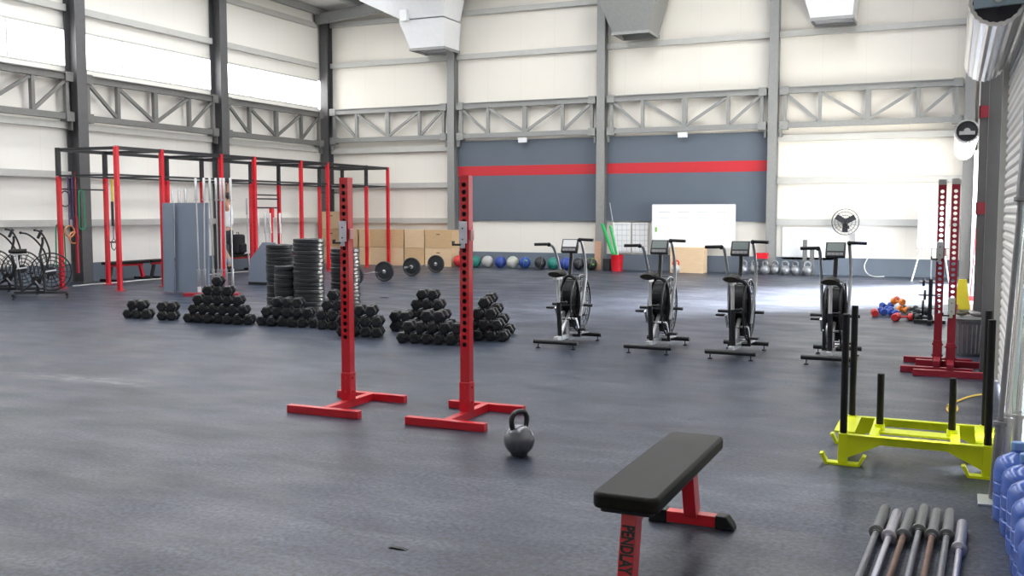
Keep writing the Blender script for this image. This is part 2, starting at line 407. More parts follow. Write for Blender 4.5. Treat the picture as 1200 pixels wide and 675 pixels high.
# girts on the back wall (run along x) and left wall (along y)
def girt_back(x0, x1, z, h=.13):
    mb = MB().box(((x0+x1)/2, YB-.06, z), (x1-x0, .12, .012)).box(((x0+x1)/2, YB-.115, z-h/2), (x1-x0, .012, h)).box(((x0+x1)/2, YB-.06, z-h), (x1-x0, .11, .012))
    trim(mb, M['girt'])
for i, (a, b) in enumerate(zip(BCOL, BCOL[1:])):
    for z in (7.15, 5.95): girt_back(a+.11, b-.11, z)
    if i in (0, 3):
        for z in (3.42, 2.38, 1.36): girt_back(a+.11, b-.11, z, .14)
for a, b in zip(LCOL, LCOL[1:]):
    for z in (7.1, 5.93, 3.45, 2.4, 1.37):
        mb = MB().box((XL+.06, (a+b)/2, z), (.12, b-a-.27, .012)).box((XL+.115, (a+b)/2, z-.065), (.012, b-a-.27, .13)).box((XL+.06, (a+b)/2, z-.13), (.12, b-a-.27, .012))
        trim(mb, M['girt'])
# lattice girders between the columns
def truss(p0, p1, z0, z1, m):
    """p0,p1: 2-D ends"""
    p0, p1 = Vector((*p0, 0)), Vector((*p1, 0)); d = (p1-p0); L = d.length; d.normalize()
    P = lambda t, z: p0+d*t+Vector((0, 0, z))
    mb = MB(); c = .13
    mb.bar(P(.16, z1-c/2), P(L-.16, z1-c/2), .12, c).bar(P(.16, z0+c/2), P(L-.16, z0+c/2), .12, c)
    mb.bar(P(.16, z1+.01), P(L-.16, z1+.01), .22, .02)
    zz0, zz1 = z0+c, z1-c
    xs = [.28, .25*L, .5*L, .75*L, L-.28]
    for i, t in enumerate(xs): mb.bar(P(t, zz0), P(t, zz1), .09, .12 if i == 2 else .08, d)
    a = .05
    mb.bar(P(xs[0]+a, zz1-.03), P(xs[1]-a, zz0+.03), .06, .07).bar(P(xs[1]+a, zz1-.03), P(xs[2]-a, zz0+.03), .06, .07)
    mb.bar(P(xs[2]+a, zz0+.03), P(xs[3]-a, zz1-.03), .06, .07).bar(P(xs[3]+a, zz0+.03), P(xs[4]-a, zz1-.03), .06, .07)
    for t in (.20, L-.20):
        s_ = 1 if t < 1 else -1
        for z in (z0+.06, z1-.06):
            mb.bar(P(t-s_*.04, z), P(t+s_*.16, z), .20, .20); 
            for bz in (-.06, .06): mb.bar(P(t-s_*.07, z+bz), P(t-s_*.04, z+bz), .05, .05)
        mb.bar(P(t-s_*.02, z0-.02), P(t-s_*.02+s_*.01, z0-.22), .1, .05, d)
    trim(mb, m)
for a, b in zip(BCOL, BCOL[1:]): truss((a, YB-.18), (b, YB-.18), 3.60, 4.56, M['galv'])
for a, b in zip(LCOL, LCOL[1:]): truss((XL+.20, a), (XL+.20, b), 3.50, 4.46, M['galv_dark'])  # left girders take the darker galvanised tone
# small white connector blocks under the girders at mid span
for i, (x, y) in enumerate(((BCOL[1]+2.2, YB-.26), (BCOL[2]+2.2, YB-.26), )):
    tag(MB().box((x, y-.02, 3.50), (.25, .06, .13)).build('emergency_light', M['white_metal'], bevel=.01), 'small white fitting under the %s lattice girder above the grey wall panels' % ('left' if i == 0 else 'right'), 'light', 'small white fittings')
# eave purlins seen in the far top corner
mb = MB()
for x in (XL+.25, XL+1.6, XL+3.0, XL+4.4): mb.bar((x, YB, roof_z(x)-.12), (x, YF, roof_z(x)-.12), .08, .2)
trim(mb, M['galv'])
mb = MB()
for y in LCOL[:-1]+[YB-.5]: mb.bar((XL+.1, y, roof_z(XL)-.3), (RX, y, RZ1-.45), .16, .3).bar((RX, y, RZ1-.45), (XR-.1, y, roof_z(XL)-.3), .16, .3)
trim(mb, M['galv'])
# slate panels with the red stripe (two bays)
for a, b in ((BCOL[1], BCOL[2]), (BCOL[2], BCOL[3])):
    x0, x1 = a+.12, b-.10
    p = MB().box(((x0+x1)/2, YB-.05, (1.3+3.53)/2), (x1-x0, .06, 3.53-1.3)).build('trim_panel_%d' % (1 if a < -10 else 2), M['panel'], smooth=False); struct(p)
    MB().box(((x0+x1)/2, YB-.083, 2.69), (x1-x0, .006, .27)).build('stripe', M['stripe'], p, smooth=False)
# right side columns and pipe
for (x, y, w) in ((.335, 10.35, .115), (.30, 12.0, .13)):
    trim(MB().box((x, y, 1.9), (w, .12, 3.8)).box((x, y, .01), (w+.05, .2, .02)), M['dark_steel'])
trim(MB().cyl((.345, 11.6, 0), (.345, 11.6, 3.6), .018, 10), M['girt'])
for z in (2.62, 1.58):
    tag(MB().box((.30, 11.93, z), (.15, .03, .13)).box((.30, 12.07, z), (.15, .03, .13)).box((.232, 12., z), (.012, .17, .13)).box((.368, 12., z), (.012, .17, .13)).build('red_clamp', M['dred']), 'red clamp around the dark steel column by the shutters, %s of two' % ('upper' if z > 2 else 'lower'), 'clamp', 'red clamps on the column')

# shuttered door: corrugated slats, and its coil
sh = MB(); prof = []
z = .02; X0 = .43
while z < 3.3:
    prof += [(X0, z), (X0-.014, z+.018), (X0-.014, z+.05), (X0, z+.068)]; z += .075
path = prof[:]
cx, cz, R = .23, 2.88, .2
poly_y0, poly_y1 = 6.74, 9.92
vs, fs = [], []
for x, zz in path: vs += [(x, poly_y0, zz), (x, poly_y1, zz)]
for k in range(len(path)-1): fs.append((2*k, 2*k+1, 2*k+3, 2*k+2))
m0 = len(vs)
for x, zz in path: vs += [(x+.012, poly_y0, zz), (x+.012, poly_y1, zz)]
for k in range(len(path)-1): fs.append((m0+2*k+2, m0+2*k+3, m0+2*k+1, m0+2*k))
dr = MB().add(vs, fs).build('door_1', M['shutter'], smooth=False); struct(dr)
MB().box((.405, 9.94, 1.5), (.07, .04, 3.)).build('door_guide', M['girt'], dr, smooth=False)
MB().box((.405, 6.76, 1.5), (.07, .04, 3.)).build('door_guide', M['bluegrey'], dr, smooth=False)
def coil(name, x, y0, y1, z, r, label, barside):
    t = thing(name, label, 'roller shutter', (x, y0, z))
    mb = MB(); n = 22
    pts = []
    for i in range(n*2):
        a = 2*PI*i/(n*2); rr = r*(1. if i % 2 else .955); pts.append((rr*math.cos(a), rr*math.sin(a)))
    L = y1-y0
    vs = [(p[0], 0, p[1]) for p in pts]+[(p[0], L, p[1]) for p in pts]+[(p[0]*.86, 0, p[1]*.86) for p in pts]+[(p[0]*.86, L, p[1]*.86) for p in pts]
    N = len(pts); fs = []
    for i in range(N):
        j = (i+1) % N
        fs += [(i, j, N+j, N+i), (2*N+j, 2*N+i, 3*N+i, 3*N+j), (i, 2*N+i, 2*N+j, j), (N+j, 3*N+j, 3*N+i, N+i)]
    MB().add(vs, fs).build('slat_coil', M['roll'], t, smooth=False)
    MB().cyl((0, .06, 0), (0, L-.06, 0), r*.80, 28).build('drum', M['inside'], t)
    MB().cyl((0, -.06, 0), (0, .08, 0), .03, 14).cyl((0, -.02, 0), (0, 0.0, 0), .05, 14).build('axle', M['steel'], t)
    MB().bar((-.8*r if barside else -.6*r, -.03, -.03), (.46-x if barside else .6*r, -.03, -.03+(.02 if barside else 0)), .03, .055).build('bracket', M['bluegrey'] if barside else M['steel'], t)
    return t
coil('rolled_shutter', .215, 7.0, 9.9, 2.87, .17, 'large polished coil of a rolled-up steel shutter at the top right corner', True)
coil('rolled_shutter', .165, 17.4, 23.2, 2.82, .19, 'small distant shutter coil above the sunlit doorway in the right wall', False)
# door jamb of the open door
trim(MB().box((XR-.04, DY0+.04, DZ/2), (.08, .08, DZ)).box((XR-.04, DY1-.04, DZ/2), (.08, .08, DZ)), M['white_metal'])

# sheet metal air outlets hanging at the back wall
def outlet(px0, px1, pyb, label, m, top_dx=(.42, .30), h=1.0, Y=24.2):
    a = PY(px0, pyb, Y); b = PY(px1, pyb, Y); z = (a.z+b.z)/2
    a.x, b.x = a.x, b.x; w = b.x-a.x
    t = thing('air_duct_outlet', label, 'air duct', ((a.x+b.x)/2, Y+.45, z), group='air duct outlets')
    d = .45
    x0, x1 = -w/2, w/2
    vs = [(x0, -d, 0), (x1, -d, 0), (x1, d, 0), (x0, d, 0), (x0-top_dx[0]*h, -d-.25*h, h), (x1+top_dx[1]*h, -d-.25*h, h), (x1+top_dx[1]*h, d, h), (x0-top_dx[0]*h, d, h)]
    fs = [(0, 1, 5, 4), (1, 2, 6, 5), (2, 3, 7, 6), (3, 0, 4, 7), (4, 5, 6, 7)]
    MB().add(vs, fs).build('hood', m, t, smooth=False)
    MB().box((0, -d, -.02), (w+.06, .03, .07)).box((0, d, -.02), (w+.06, .03, .07)).box((x0, 0, -.02), (.03, 2*d, .07)).box((x1, 0, -.02), (.03, 2*d, .07)).build('rim', M['galv'], t, smooth=False)
    MB().box((0, 0, h+.8), (w*1.1, d*1.2, 1.6)).build('trunk', M['galv'], t, smooth=False)
    return t
outlet(718, 760, 37, 'grey sheet metal air outlet over the middle of the back wall', M['galv'])
outlet(950, 999, 20, 'pale sheet metal air outlet nearest the shutters', M['white_metal'], (.3, .1))
t = outlet(481, 520, 56, 'bright white air outlet with a wide flared hood near the far corner', M['white_metal'], (.34, .1), .75)
hb = t.location
MB().add([(-1.9, -.9, 1.35), (.75, -.9, 1.35), (.75, .35, 1.35), (-1.9, .35, 1.35), (-.7, -.65, .78), (.62, -.65, .78), (.62, .35, .78), (-.7, .35, .78)],
         [(4, 5, 6, 7), (0, 1, 5, 4), (1, 2, 6, 5), (2, 3, 7, 6), (3, 0, 4, 7), (0, 3, 2, 1)]).build('flared_hood', M['white_metal'], t, smooth=False)
MB().box((-.55, -.7, .86), (.22, .18, .3)).build('control_box', M['white_metal'], t, bevel=.01)

# ================================================================ SQUAT STANDS
def squat_stand(label, m, holes=True, silver=False, jz=1.37, rz=0., hook=True, s=1., hookmat='lilac', raised=False):
    t = thing('squat_stand', label, 'squat stand', rz=rz)
    w = .06
    MB().box((0, -.34, .03), (.64, w, w)).build('foot', m, t, bevel=.004)
    MB().box((0, .34, .03), (.64, w, w)).build('foot', m, t, bevel=.004)
    (MB().box((0, 0, .092), (w, .68+w, w)) if raised else MB().box((0, 0, .03), (w, .68-w-.002, w))).build('base_beam', m, t, bevel=.003)
    MB().box((0, 0, .17), (.084, .084, .22)).build('socket', m, t, bevel=.003)
    for z in (.13, .24): MB().cyl((-.052, 0, z), (.052, 0, z), .010, 8).build('bolt', m, t); MB().cyl((0, -.052, z), (0, .052, z), .010, 8).build('bolt', m, t)
    z0, z1, a = .062, 1.805, .0365
    hz = [z0+.5+i*.0535 for i in range(23)]
    mb = MB()
    mb.plate(-a, a, z0, z1, -a, .004, hz, .0185).plate(-a, a, z0, z1, a-.004, .004, hz, .0185)
    mb.box((-a+.002, 0, (z0+z1)/2), (.004, 2*a-.008, z1-z0)).box((a-.002, 0, (z0+z1)/2), (.004, 2*a-.008, z1-z0)).box((0, 0, z1-.002), (2*a-.008, 2*a-.008, .004))
    mb.build('upright', m, t, smooth=False)
    if not silver: MB().box((0, 0, (z0+z1)/2), (2*a-.012, .02, z1-z0-.02)).build('hole_shade', M['inside'], t)  # black core stands in for the unlit hollow behind the holes
    if silver: MB().box((0, 0, z1+.025), (.076, .076, .055)).build('cap', M['steel'], t, bevel=.003)
    if hook:
        j = MB().box((-.005, -a-.008, jz+.02), (.062, .012, .16)).box((-.012, -a-.004, jz-.07), (.04, .012, .05)).build('hook_plate', M[hookmat], t, bevel=.002)
        
        for bz in (.05, -.03): MB().cyl((-.005, -a-.018, jz+bz), (-.005, -a-.012, jz+bz), .006, 8).build('bolt', M['black'], j)
        MB().box((-.052, -a-.02, jz-.07), (.06, .03, .014)).box((-.078, -a-.02, jz-.058), (.010, .03, .03)).build('hook', M['black'], t)
        MB().box((a+.008, .0, jz), (.014, .05, .08)).build('clamp', M['pink'], t, bevel=.003)
    return t
s1 = squat_stand('red perforated squat stand standing left, in front of the dumbbell rows', M['red']); s1.location = (-4.32, 6.53, 0)
s2 = squat_stand('red perforated squat stand standing nearer the kettlebell, second from left', M['red']); s2.location = (-3.27, 6.52, 0)
for o in (s1, s2): o['group'] = 'red squat stands on the mat'
s3 = squat_stand('dark red squat stand with grey cap, left one of the nested pair by the shutters', M['dred'], silver=True, jz=1.15, hook=True, hookmat='silver', raised=True); s3.location = (-.10, 10.55, 0)
s4 = squat_stand('dark red squat stand with grey cap, right one of the nested pair by the shutters', M['dred'], silver=True, jz=.62, hook=True, hookmat='silver', raised=True); s4.location = (.02, 10.36, 0)
for o in (s3, s4): o['group'] = 'dark red stands pushed together'
for ch in s4.children:
    if ch.name.startswith('foot'): pass

# ================================================================ KETTLEBELLS
def kettlebell(label, m, s=1., group=None, rz=0., hm=None):
    t = thing('kettlebell', label, 'kettlebell', rz=rz, group=group)
    R = .105*s
    MB().lathe([(0, 0), (.050*s, 0), (.056*s, .006*s)]+[(R*math.sin(a), R+R*-math.cos(a)) for a in [math.radians(q) for q in range(38, 181, 8)]]+[(0, 2*R)], 28).build('body', m, t)
    zc = .145*s; hw = .056*s
    pts = smooth_path([(-hw*.9, 0, zc+.02*s), (-hw*1.15, 0, zc+.06*s), (-hw*1.2, 0, zc+.105*s), (-hw*.8, 0, zc+.14*s), (0, 0, zc+.15*s), (hw*.8, 0, zc+.14*s), (hw*1.2, 0, zc+.105*s), (hw*1.15, 0, zc+.06*s), (hw*.9, 0, zc+.02*s)], 5)
    MB().tube(pts, .0175*s, 12).build('handle', hm or m, t)
    return t
k = kettlebell('dark grey kettlebell alone on the floor between the red stand and the bench', M['kb'], .95, rz=math.radians(66), hm=M['black']); k.location = G(610, 537).xyz + Vector((-.04, .07, 0))
MB().tube([(x*.95, 0, .168*.95) for x in (-.058, -.055)], .021, 12).tube([(x*.95, 0, .168*.95) for x in (.055, .058)], .021, 12).build('rusty_weld', M['orange'], k)

# ================================================================ FLAT BENCH
zt = .44
pA, pB = G(697, 573, zt), G(766, 590, zt)      # near end of the pad
pC, pD = G(785, 503, zt), G(851, 512, zt)      # far end
nc, fc = (pA+pB)/2, (pC+pD)/2
ax = (fc-nc); ax.z = 0; LB = ax.length; ax.normalize(); ang = math.atan2(-ax.x, ax.y)
bench = thing('flat_bench', 'black padded flat bench on red steel legs in the right foreground', 'bench', ((nc+fc)/2)*Vector((1, 1, 0)) if False else Vector(((nc.x+fc.x)/2, (nc.y+fc.y)/2, 0)), ang)
WB = .27
def rrect(w, l, r, n=6):
    pts = []
    for cx, cy, a0 in ((w/2-r, l/2-r, 0), (-w/2+r, l/2-r, 90), (-w/2+r, -l/2+r, 180), (w/2-r, -l/2+r, 270)):
        for i in range(n+1): a = math.radians(a0+90*i/n); pts.append((cx+r*math.cos(a), cy+r*math.sin(a)))
    return pts
MB().prism(rrect(WB, LB, .04), 'z', zt-.065, zt).build('pad', M['vinyl'], bench, bevel=.014)
MB().prism(rrect(WB*.8, LB*.96, .02), 'z', zt-.08, zt-.066).build('pad_board', M['black'], bench)
MB().bar((0, -LB/2+.14, zt-.11), (0, LB/2-.16, zt-.11), .05, .058).build('spine', M['red'], bench, bevel=.003)
for sgn, nm in ((-1, 'near'), (1, 'far')):
    yt, yb = sgn*(LB/2-.12), sgn*(LB/2-.055)
    if sgn > 0: yb = sgn*(LB/2-.09); yt = sgn*(LB/2-.19)
    lg = MB().bar((0, yt, zt-.082), (0, yb, .06), .062, .09, (0, -1, 0)).build('leg', M['red'], bench, bevel=.003)
    ft = MB().box((0, yb, .035), (.36, .062, .055)).build('foot', M['red'], bench, bevel=.003)
    for q in (-1, 1):
        MB().prism([(q*.12, .002), (q*.215, .002), (q*.205, .03), (q*.175, .068), (q*.12, .068)], 'y', yb-.038, yb+.038).build('foot_cap', M['rubber'], ft, bevel=.006)
    if sgn < 0:
        cu = bpy.data.curves.new('lettering', 'FONT'); cu.body = 'PENDLAY'; cu.size = .072; cu.align_x = 'CENTER'; cu.align_y = 'CENTER'; cu.extrude = .0006; cu.offset = .0028; cu.space_character = .98
        tmp = bpy.data.objects.new('tmp_text', cu); COL.objects.link(tmp)
        bpy.context.view_layer.update()
        me = bpy.data.meshes.new_from_object(tmp.evaluated_get(bpy.context.evaluated_depsgraph_get())); me.materials.clear(); me.materials.append(M['black'])
        bpy.data.objects.remove(tmp)
        le = bpy.data.objects.new('lettering', me); COL.objects.link(le); le.parent = bench
        d = (Vector((0, yb, .06))-Vector((0, yt, zt-.082))).normalized()      # text runs down the leg
        nrm = Vector((1, 0, 0)).cross(d).normalized()
        if nrm.y > 0: nrm = -nrm
        yv = nrm.cross(d).normalized()
        mtx = Matrix((d, yv, nrm)).transposed().to_4x4(); mtx.translation = (Vector((0, yt, zt-.082))*.5+Vector((0, yb, .06))*.5)+nrm*.0463+d*.005
        mtx = mtx @ Matrix.Diagonal((.62, 1, 1, 1))
        le.matrix_local = mtx

# ================================================================ AIR BIKES
def air_bike(label, paint='silver', lcd='lcd', dark=False):
    t = thing('exercise_bike', label, 'exercise bike', group='air bikes')
    K = M['black']; S = M[paint]
    for y, L in ((-.44, .53), (.42, .50)):
        sb = MB().cyl((-L/2, y, .075), (L/2, y, .075), .026, 14).build('stabiliser', K, t)
        for q in (-1, 1): MB().cyl((q*L*.4, y, .0), (q*L*.4, y, .05), .006, 8).cyl((q*L*.4, y, 0), (q*L*.4, y, .012), .024, 12).build('levelling_foot', K, sb)
    MB().bar((0, -.44, .11), (0, .42, .10), .05, .05).build('bottom_beam', S, t, bevel=.004)
    # wheel
    wy, wz, R = .17, .47, .335
    cage = MB()
    for x in (-.075, .075):
        for rr in (R, R*.8, R*.6, R*.4): cage.tube([(x, wy+rr*math.cos(2*PI*i/36), wz+rr*math.sin(2*PI*i/36)) for i in range(36)], .0045 if rr < R else .010, 6, True)
        for i in range(16):
            a = 2*PI*i/16; cage.tube([(x, wy+.05*math.cos(a), wz+.05*math.sin(a)), (x, wy+R*math.cos(a), wz+R*math.sin(a))], .0035, 5)
    for i in range(12):
        a = 2*PI*i/12; cage.tube([(-.075, wy+R*math.cos(a), wz+R*math.sin(a)), (.075, wy+R*math.cos(a), wz+R*math.sin(a))], .005, 5)
    cage.build('fan_cage', K, t)
    fan = MB().cyl((-.03, wy, wz), (.03, wy, wz), .05, 16)
    for i in range(10):
        a = 2*PI*i/10; c, s_ = math.cos(a), math.sin(a)
        fan.box((0, wy+c*.18, wz+s_*.18), (.09, .23, .006), Matrix.Rotation(a, 4, 'X'))
    fan.build('fan', M['rubber'], t)
    MB().cyl((-.095, wy, wz), (-.079, wy, wz), .21 if not dark else .08, 28).cyl((.079, wy, wz), (.095, wy, wz), .14 if not dark else .07, 28).build('hub_cover', K, t, bevel=.004)
    MB().box((-.0965 if not dark else .0965, wy-.02, wz+.02), (.002, .22, .028), (math.radians(8), 0, 0)).build('lettering', M['white_metal'], t)
    # hoop frame over the wheel
    hoop = smooth_path([(-.10, .06, .10), (-.10, .05, .45), (-.098, .02, .66), (-.065, 0, .765), (0, -.005, .80), (.065, 0, .765), (.098, .02, .66), (.10, .05, .45), (.10, .06, .10)], 5)
    if not dark: MB().lathe([(.10, -.066), (.185, -.066), (.20, -.05), (.20, .05), (.185, .066), (.10, .066)], 32, (1, 0, 0), (0, wy-.06, .575)).build('fan_housing', M['rubber'], t)
    MB().tube(hoop, .019, 10).bar((-.12, .06, .10), (.12, .06, .10), .04, .03).build('hoop_frame', K, t)
    for q in (-1, 1): MB().tube([(q*.10, .08, .12), (q*.09, .40, .10)], .016, 8).build('front_stay', K, t)
    # mast + console
    MB().tube([(0, 0, .79), (0, .05, 1.0), (0, .05, 1.09)], .022, 10).build('mast', K, t)
    R4 = Matrix.Translation((0, .01, 1.145)) @ Matrix.Rotation(math.radians(-25), 4, 'X')
    cn = MB(); cn._boxm((.20, .045, .165), R4); c = cn.build('console', K, t, bevel=.008)
    sc = MB(); sc._boxm((.165, .004, .085), R4 @ Matrix.Translation((0, -.0245, .025))); sc.build('screen', M[lcd], c)
    kp = MB()
    for i in range(4): kp._boxm((.036, .004, .03), R4 @ Matrix.Translation((-.060+i*.040, -.0245, -.052)))
    kp.build('button', M['grey'], c)
    # saddle
    MB().tube([(0, -.30, .10), (0, -.34, .38), (0, -.35, .52)], .026, 12).build('seat_tube', K, t)
    sp = MB().tube([(0, -.352, .50), (0, -.38, .79)], .019, 12).bar((0, -.47, .795), (0, -.28, .795), .04, .028).build('seat_post', M['white_metal'] if not dark else S, t)
    MB().cyl((.0, -.345, .52), (.07, -.345, .52), .010, 8).sphere((.085, -.345, .52), .02, 10).build('knob', K, sp)
    sad = MB(); rings = []
    for i in range(13):
        u = i/12; y = -.50+u*.29
        wd = min(.094, .118*(1-u)**.7+.028); rr_ = min(1., .6+(u/.2)**.6*.4)*1.2; wd *= min(1., .75+u*1.6)
        rings.append([(wd*math.cos(a), y, .845+(.036*rr_)*math.sin(a)*(1 if math.sin(a) > 0 else .9)) for a in [2*PI*j/14 for j in range(14)]])
    vs = [p for r in rings for p in r]; fs = []
    for i in range(12):
        for j in range(14): fs.append((i*14+j, i*14+(j+1) % 14, (i+1)*14+(j+1) % 14, (i+1)*14+j))
    fs += [tuple(range(13, -1, -1)), tuple(12*14+j for j in range(14))]
    sad.add(vs, fs).build('saddle', M['vinyl'], t)
    # frame under the saddle, crank
    MB().tube([(0, -.30, .14), (0, -.08, .31), (0, .05, .40)], .022, 10).tube([(0, -.08, .31), (0, -.04, .12)], .022, 10).build('frame_tube', S, t)
    MB().cyl((-.06, -.08, .31), (-.045, -.08, .31), .085, 24).build('chain_guard', S, t)
    MB().cyl((-.11, -.08, .31), (.11, -.08, .31), .014, 10).build('crank_axle', M['chrome'], t)
    for q in (-1, 1):
        e = (q*.11, -.08+q*.09, .31-q*.13)
        ar = MB().bar((q*.11, -.08, .31), e, .016, .026).build('crank', M['chrome'], t)
        MB().box((q*.165, e[1], e[2]), (.09, .09, .022)).build('pedal', M['rubber'], ar, bevel=.004)
        MB().cyl((q*.13, .10, .455), (q*.25, .10, .455), .018, 10).build('foot_peg', K, t)
        fw = .085*q
        pts = smooth_path([(q*.13, .06-fw*.6, .34), (q*.135, .10-fw*.1, .55), (q*.14, .12+fw*.5, .80), (q*.14, .03+fw, 1.02), (q*.135, -.08+fw*1.3, 1.16+.02*q), (q*.14, -.18+fw*1.5, 1.195+.025*q)], 5)
        hm = MB().tube(pts, .0165, 10).build('handle_arm', S if not dark else K, t)
        e = pts[-1]; MB().tube([e, e+Vector((q*.02, 0, .004)), e+Vector((q*.17, -.01, .0))], .0175, 10).sphere(tuple(e), .025, 10).build('grip', M['rubber'], hm)
    return t
b1 = air_bike('exercise bike with big fan wheel, leftmost of the four in the row', lcd='paper'); b1.location = (-4.05, 10.75, 0)
b1.rotation_euler.z = math.radians(0)
spots = [(-2.99, 10.78, 0, 'exercise bike with fan wheel, second from left, before the whiteboard and wooden box', 'lcdd'),
         (-2.08, 10.72, 0, 'exercise bike with fan wheel, third from left, before the row of kettlebells', 'lcdd'),
         (-1.10, 10.72, 0, 'exercise bike with fan wheel nearest the shutters, behind the yellow sled posts', 'lcdd')]
proto2 = air_bike(spots[0][3], lcd='lcdd', paint='silver', dark=False)
for i, (x, y, a, lb, lc) in enumerate(spots):
    b = proto2 if i == 0 else copy_tree(proto2)
    b.location = (x, y, 0); b.rotation_euler.z = a; b['label'] = lb
# bikes at the left edge of the picture
pb = air_bike('black fan bike at the left edge, rightmost of the parked group', paint='black', lcd='lcdd', dark=True)
hd_ = math.radians(-43)
for i, (px, py, lb) in enumerate(((61, 349, 'black fan bike by the left rig post, with white seat post'), (27, 344.5, 'black fan bike in the middle of the parked group at the left edge'), (-6, 341.5, 'black fan bike furthest back, mostly cut off by the left edge of the picture'))):
    b = pb if i == 0 else copy_tree(pb)
    g = G(px, py); b.location = g-Vector((-math.sin(hd_), math.cos(hd_), 0))*.17; b.rotation_euler.z = hd_; b['label'] = lb; b['group'] = 'parked bikes at the left edge'
    if i == 0:
        for ch in b.children:
            if ch.name.startswith('seat_post'): ch.data = ch.data.copy(); ch.data.materials[0] = M['white_metal']

# ================================================================ SLED
sl = thing('push_sled', 'neon yellow push sled with black upright posts on the floor by the shutters', 'weight sled', (-.175, 6.55, 0))
Y_ = M['yellow']; xl, xr, yf, yr = -.395, .40, -.29, .29
for (x, y) in ((xl, yf), (xl, yr), (xr, yf), (xr, yr)):
    sk = MB().add([], [])
    prof = [(-.135, .062), (-.115, .066), (-.09, .014), (.09, .014), (.115, .066), (.135, .062), (.10, 0), (-.10, 0)]
    sk.prism([(x+(-.0 if x < 0 else -.0)+u, v) for u, v in prof], 'y', y-.035, y+.035).build('skid', Y_, sl)
    MB().box((x+.0, y, .105), (.055, .055, .18)).build('corner_post', Y_, sl, bevel=.003)
    MB().cyl((x, y, .196), (x, y, .925), .0215, 18).build('tall_post', M['sledblk'], sl, bevel=.004)
for y in (yf, yr):
    MB().bar((xl+.028, y, .165), (xr-.028, y, .165), .012, .055).bar((xl+.028, y-.02, .19), (xr-.028, y-.02, .19), .045, .008).build('side_rail', Y_, sl)
    for q, x in ((1, xl+.028), (-1, xr-.028)):
        MB().prism([(x, .192), (x+q*.22, .192), (x+q*.22, .16), (x, .05)], 'y', y-.03, y-.022).build('gusset', Y_, sl)
for x in (xl, xr): MB().bar((x, yf+.05, .19), (x, yr-.05, .19), .12, .01).build('end_plate', Y_, sl)
MB().bar((xl+.17, yf+.03, .165), (xl+.17, yr-.03, .165), .05, .05).bar((xr-.17, yf+.03, .165), (xr-.17, yr-.03, .165), .05, .05).bar((xl+.17, 0, .165), (xr-.17, 0, .165), .14, .012).build('cross_beam', Y_, sl)
for x in (xl+.19, xr-.19):
    MB().cyl((x, 0, .172), (x, 0, .21), .03, 16).build('post_socket', Y_, sl)
    MB().cyl((x, 0, .205), (x, 0, .53), .0215, 18).build('short_post', M['sledblk'], sl, bevel=.004)

# ================================================================ BARBELLS
def barbell_meshes(shaft, sleeve, L=2.2, rs=.014, rv=.0245, rc=.034, sl_len=.42):
    """axis +z from 0 (tip) to L"""
    a = MB().cyl((0, 0, sl_len), (0, 0, L-sl_len), rs, 12).mesh('shaft', shaft)
    pr = [(rv*.86, 0), (rv, .006), (rv, sl_len-.03), (rc, sl_len-.028), (rc, sl_len-.008), (rs*1.25, sl_len-.004), (rs*1.25, sl_len+.015)]
    b = MB().lathe(pr, 18).mesh('sleeve', sleeve)
    pr2 = [(r, L-h) for r, h in pr]
    c = MB().lathe(pr2, 18).mesh('sleeve', sleeve)
    return a, b, c
BMESH = {}
def barbell(p, d, label, shaft='steel', sleeve='steel', group=None, L=2.2, name='barbell'):
    key = (shaft, sleeve, L)
    if key not in BMESH: BMESH[key] = barbell_meshes(M[shaft], M[sleeve], L)
    t = bpy.data.objects.new(name, None); COL.objects.link(t); tag(t, label, 'barbell', group)
    q = Vector((0, 0, 1)).rotation_difference(Vector(d).normalized())
    t.location = p; t.rotation_mode = 'QUATERNION'; t.rotation_quaternion = q
    for nm, me in zip(('shaft', 'sleeve', 'sleeve'), BMESH[key]):
        o = bpy.data.objects.new(nm, me); COL.objects.link(o); o.parent = t
    return t
tips = [(1037.7, 592, 1006.6), (1051.5, 597, 1025), (1068, 596, 1043), (1083.6, 591, 1064), (1098, 596, 1082.7), (1113.8, 596, 1102), (1128, 609.5, 1120)]
mats_ = [('worn', 'sleeve'), ('bright', 'bright'), ('rust', 'sleeve'), ('worn', 'sleeve'), ('rust', 'sleeve'), ('worn', 'sleeve'), ('bright', 'bright')]
desc = ['dull grey shaft, leftmost in the foreground fan', 'bright zinc shaft, second from left in the foreground fan', 'rusty brown shaft, third from left in the foreground fan', 'grey shaft, middle one reaching furthest back in the foreground fan', 'patchy rusty shaft, fifth from left in the foreground fan', 'worn grey shaft, sixth from left in the foreground fan', 'bright shaft and shorter reach, rightmost in the foreground fan']
for (x, y, xb), (a, b), dsc in zip(tips, mats_, desc):
    p = G(x, y+4, .036); q = G(xb, 675, .036)
    barbell(p, q-p, 'barbell lying on the floor, '+dsc, a, b, 'barbells laid side by side on the floor')
# three bars leaning in the right corner
for i, (bx, by, tx, ty, yy) in enumerate(((1164, 585, 1197, 170, 5.45), (1172, 578, 1189, 380, 5.6), (1186, 574, 1196, 420, 5.65))):
    p = G(bx, by, .02); d = Vector((.15-.03*i, .22, 2.1)) if i else Vector((.11, .22, 2.1))
    barbell(p, d, ('dark barbell leaning by the shutter with its end on a metal plate', 'chrome barbell leaning on the shutter behind the first water bottle', 'chrome barbell leaning on the shutter behind the second water bottle')[i], 'worn' if i == 0 else 'chrome', 'worn' if i == 0 else 'steel', 'barbells leaning by the shutter', L=2.0)
g = G(1160, 588)
tag(MB().box((g.x-.01, g.y, .006), (.1, .2, .012)).build('floor_plate', M['silver'], bevel=.002), 'pale metal plate on the floor under the leaning dark barbell', 'metal plate')

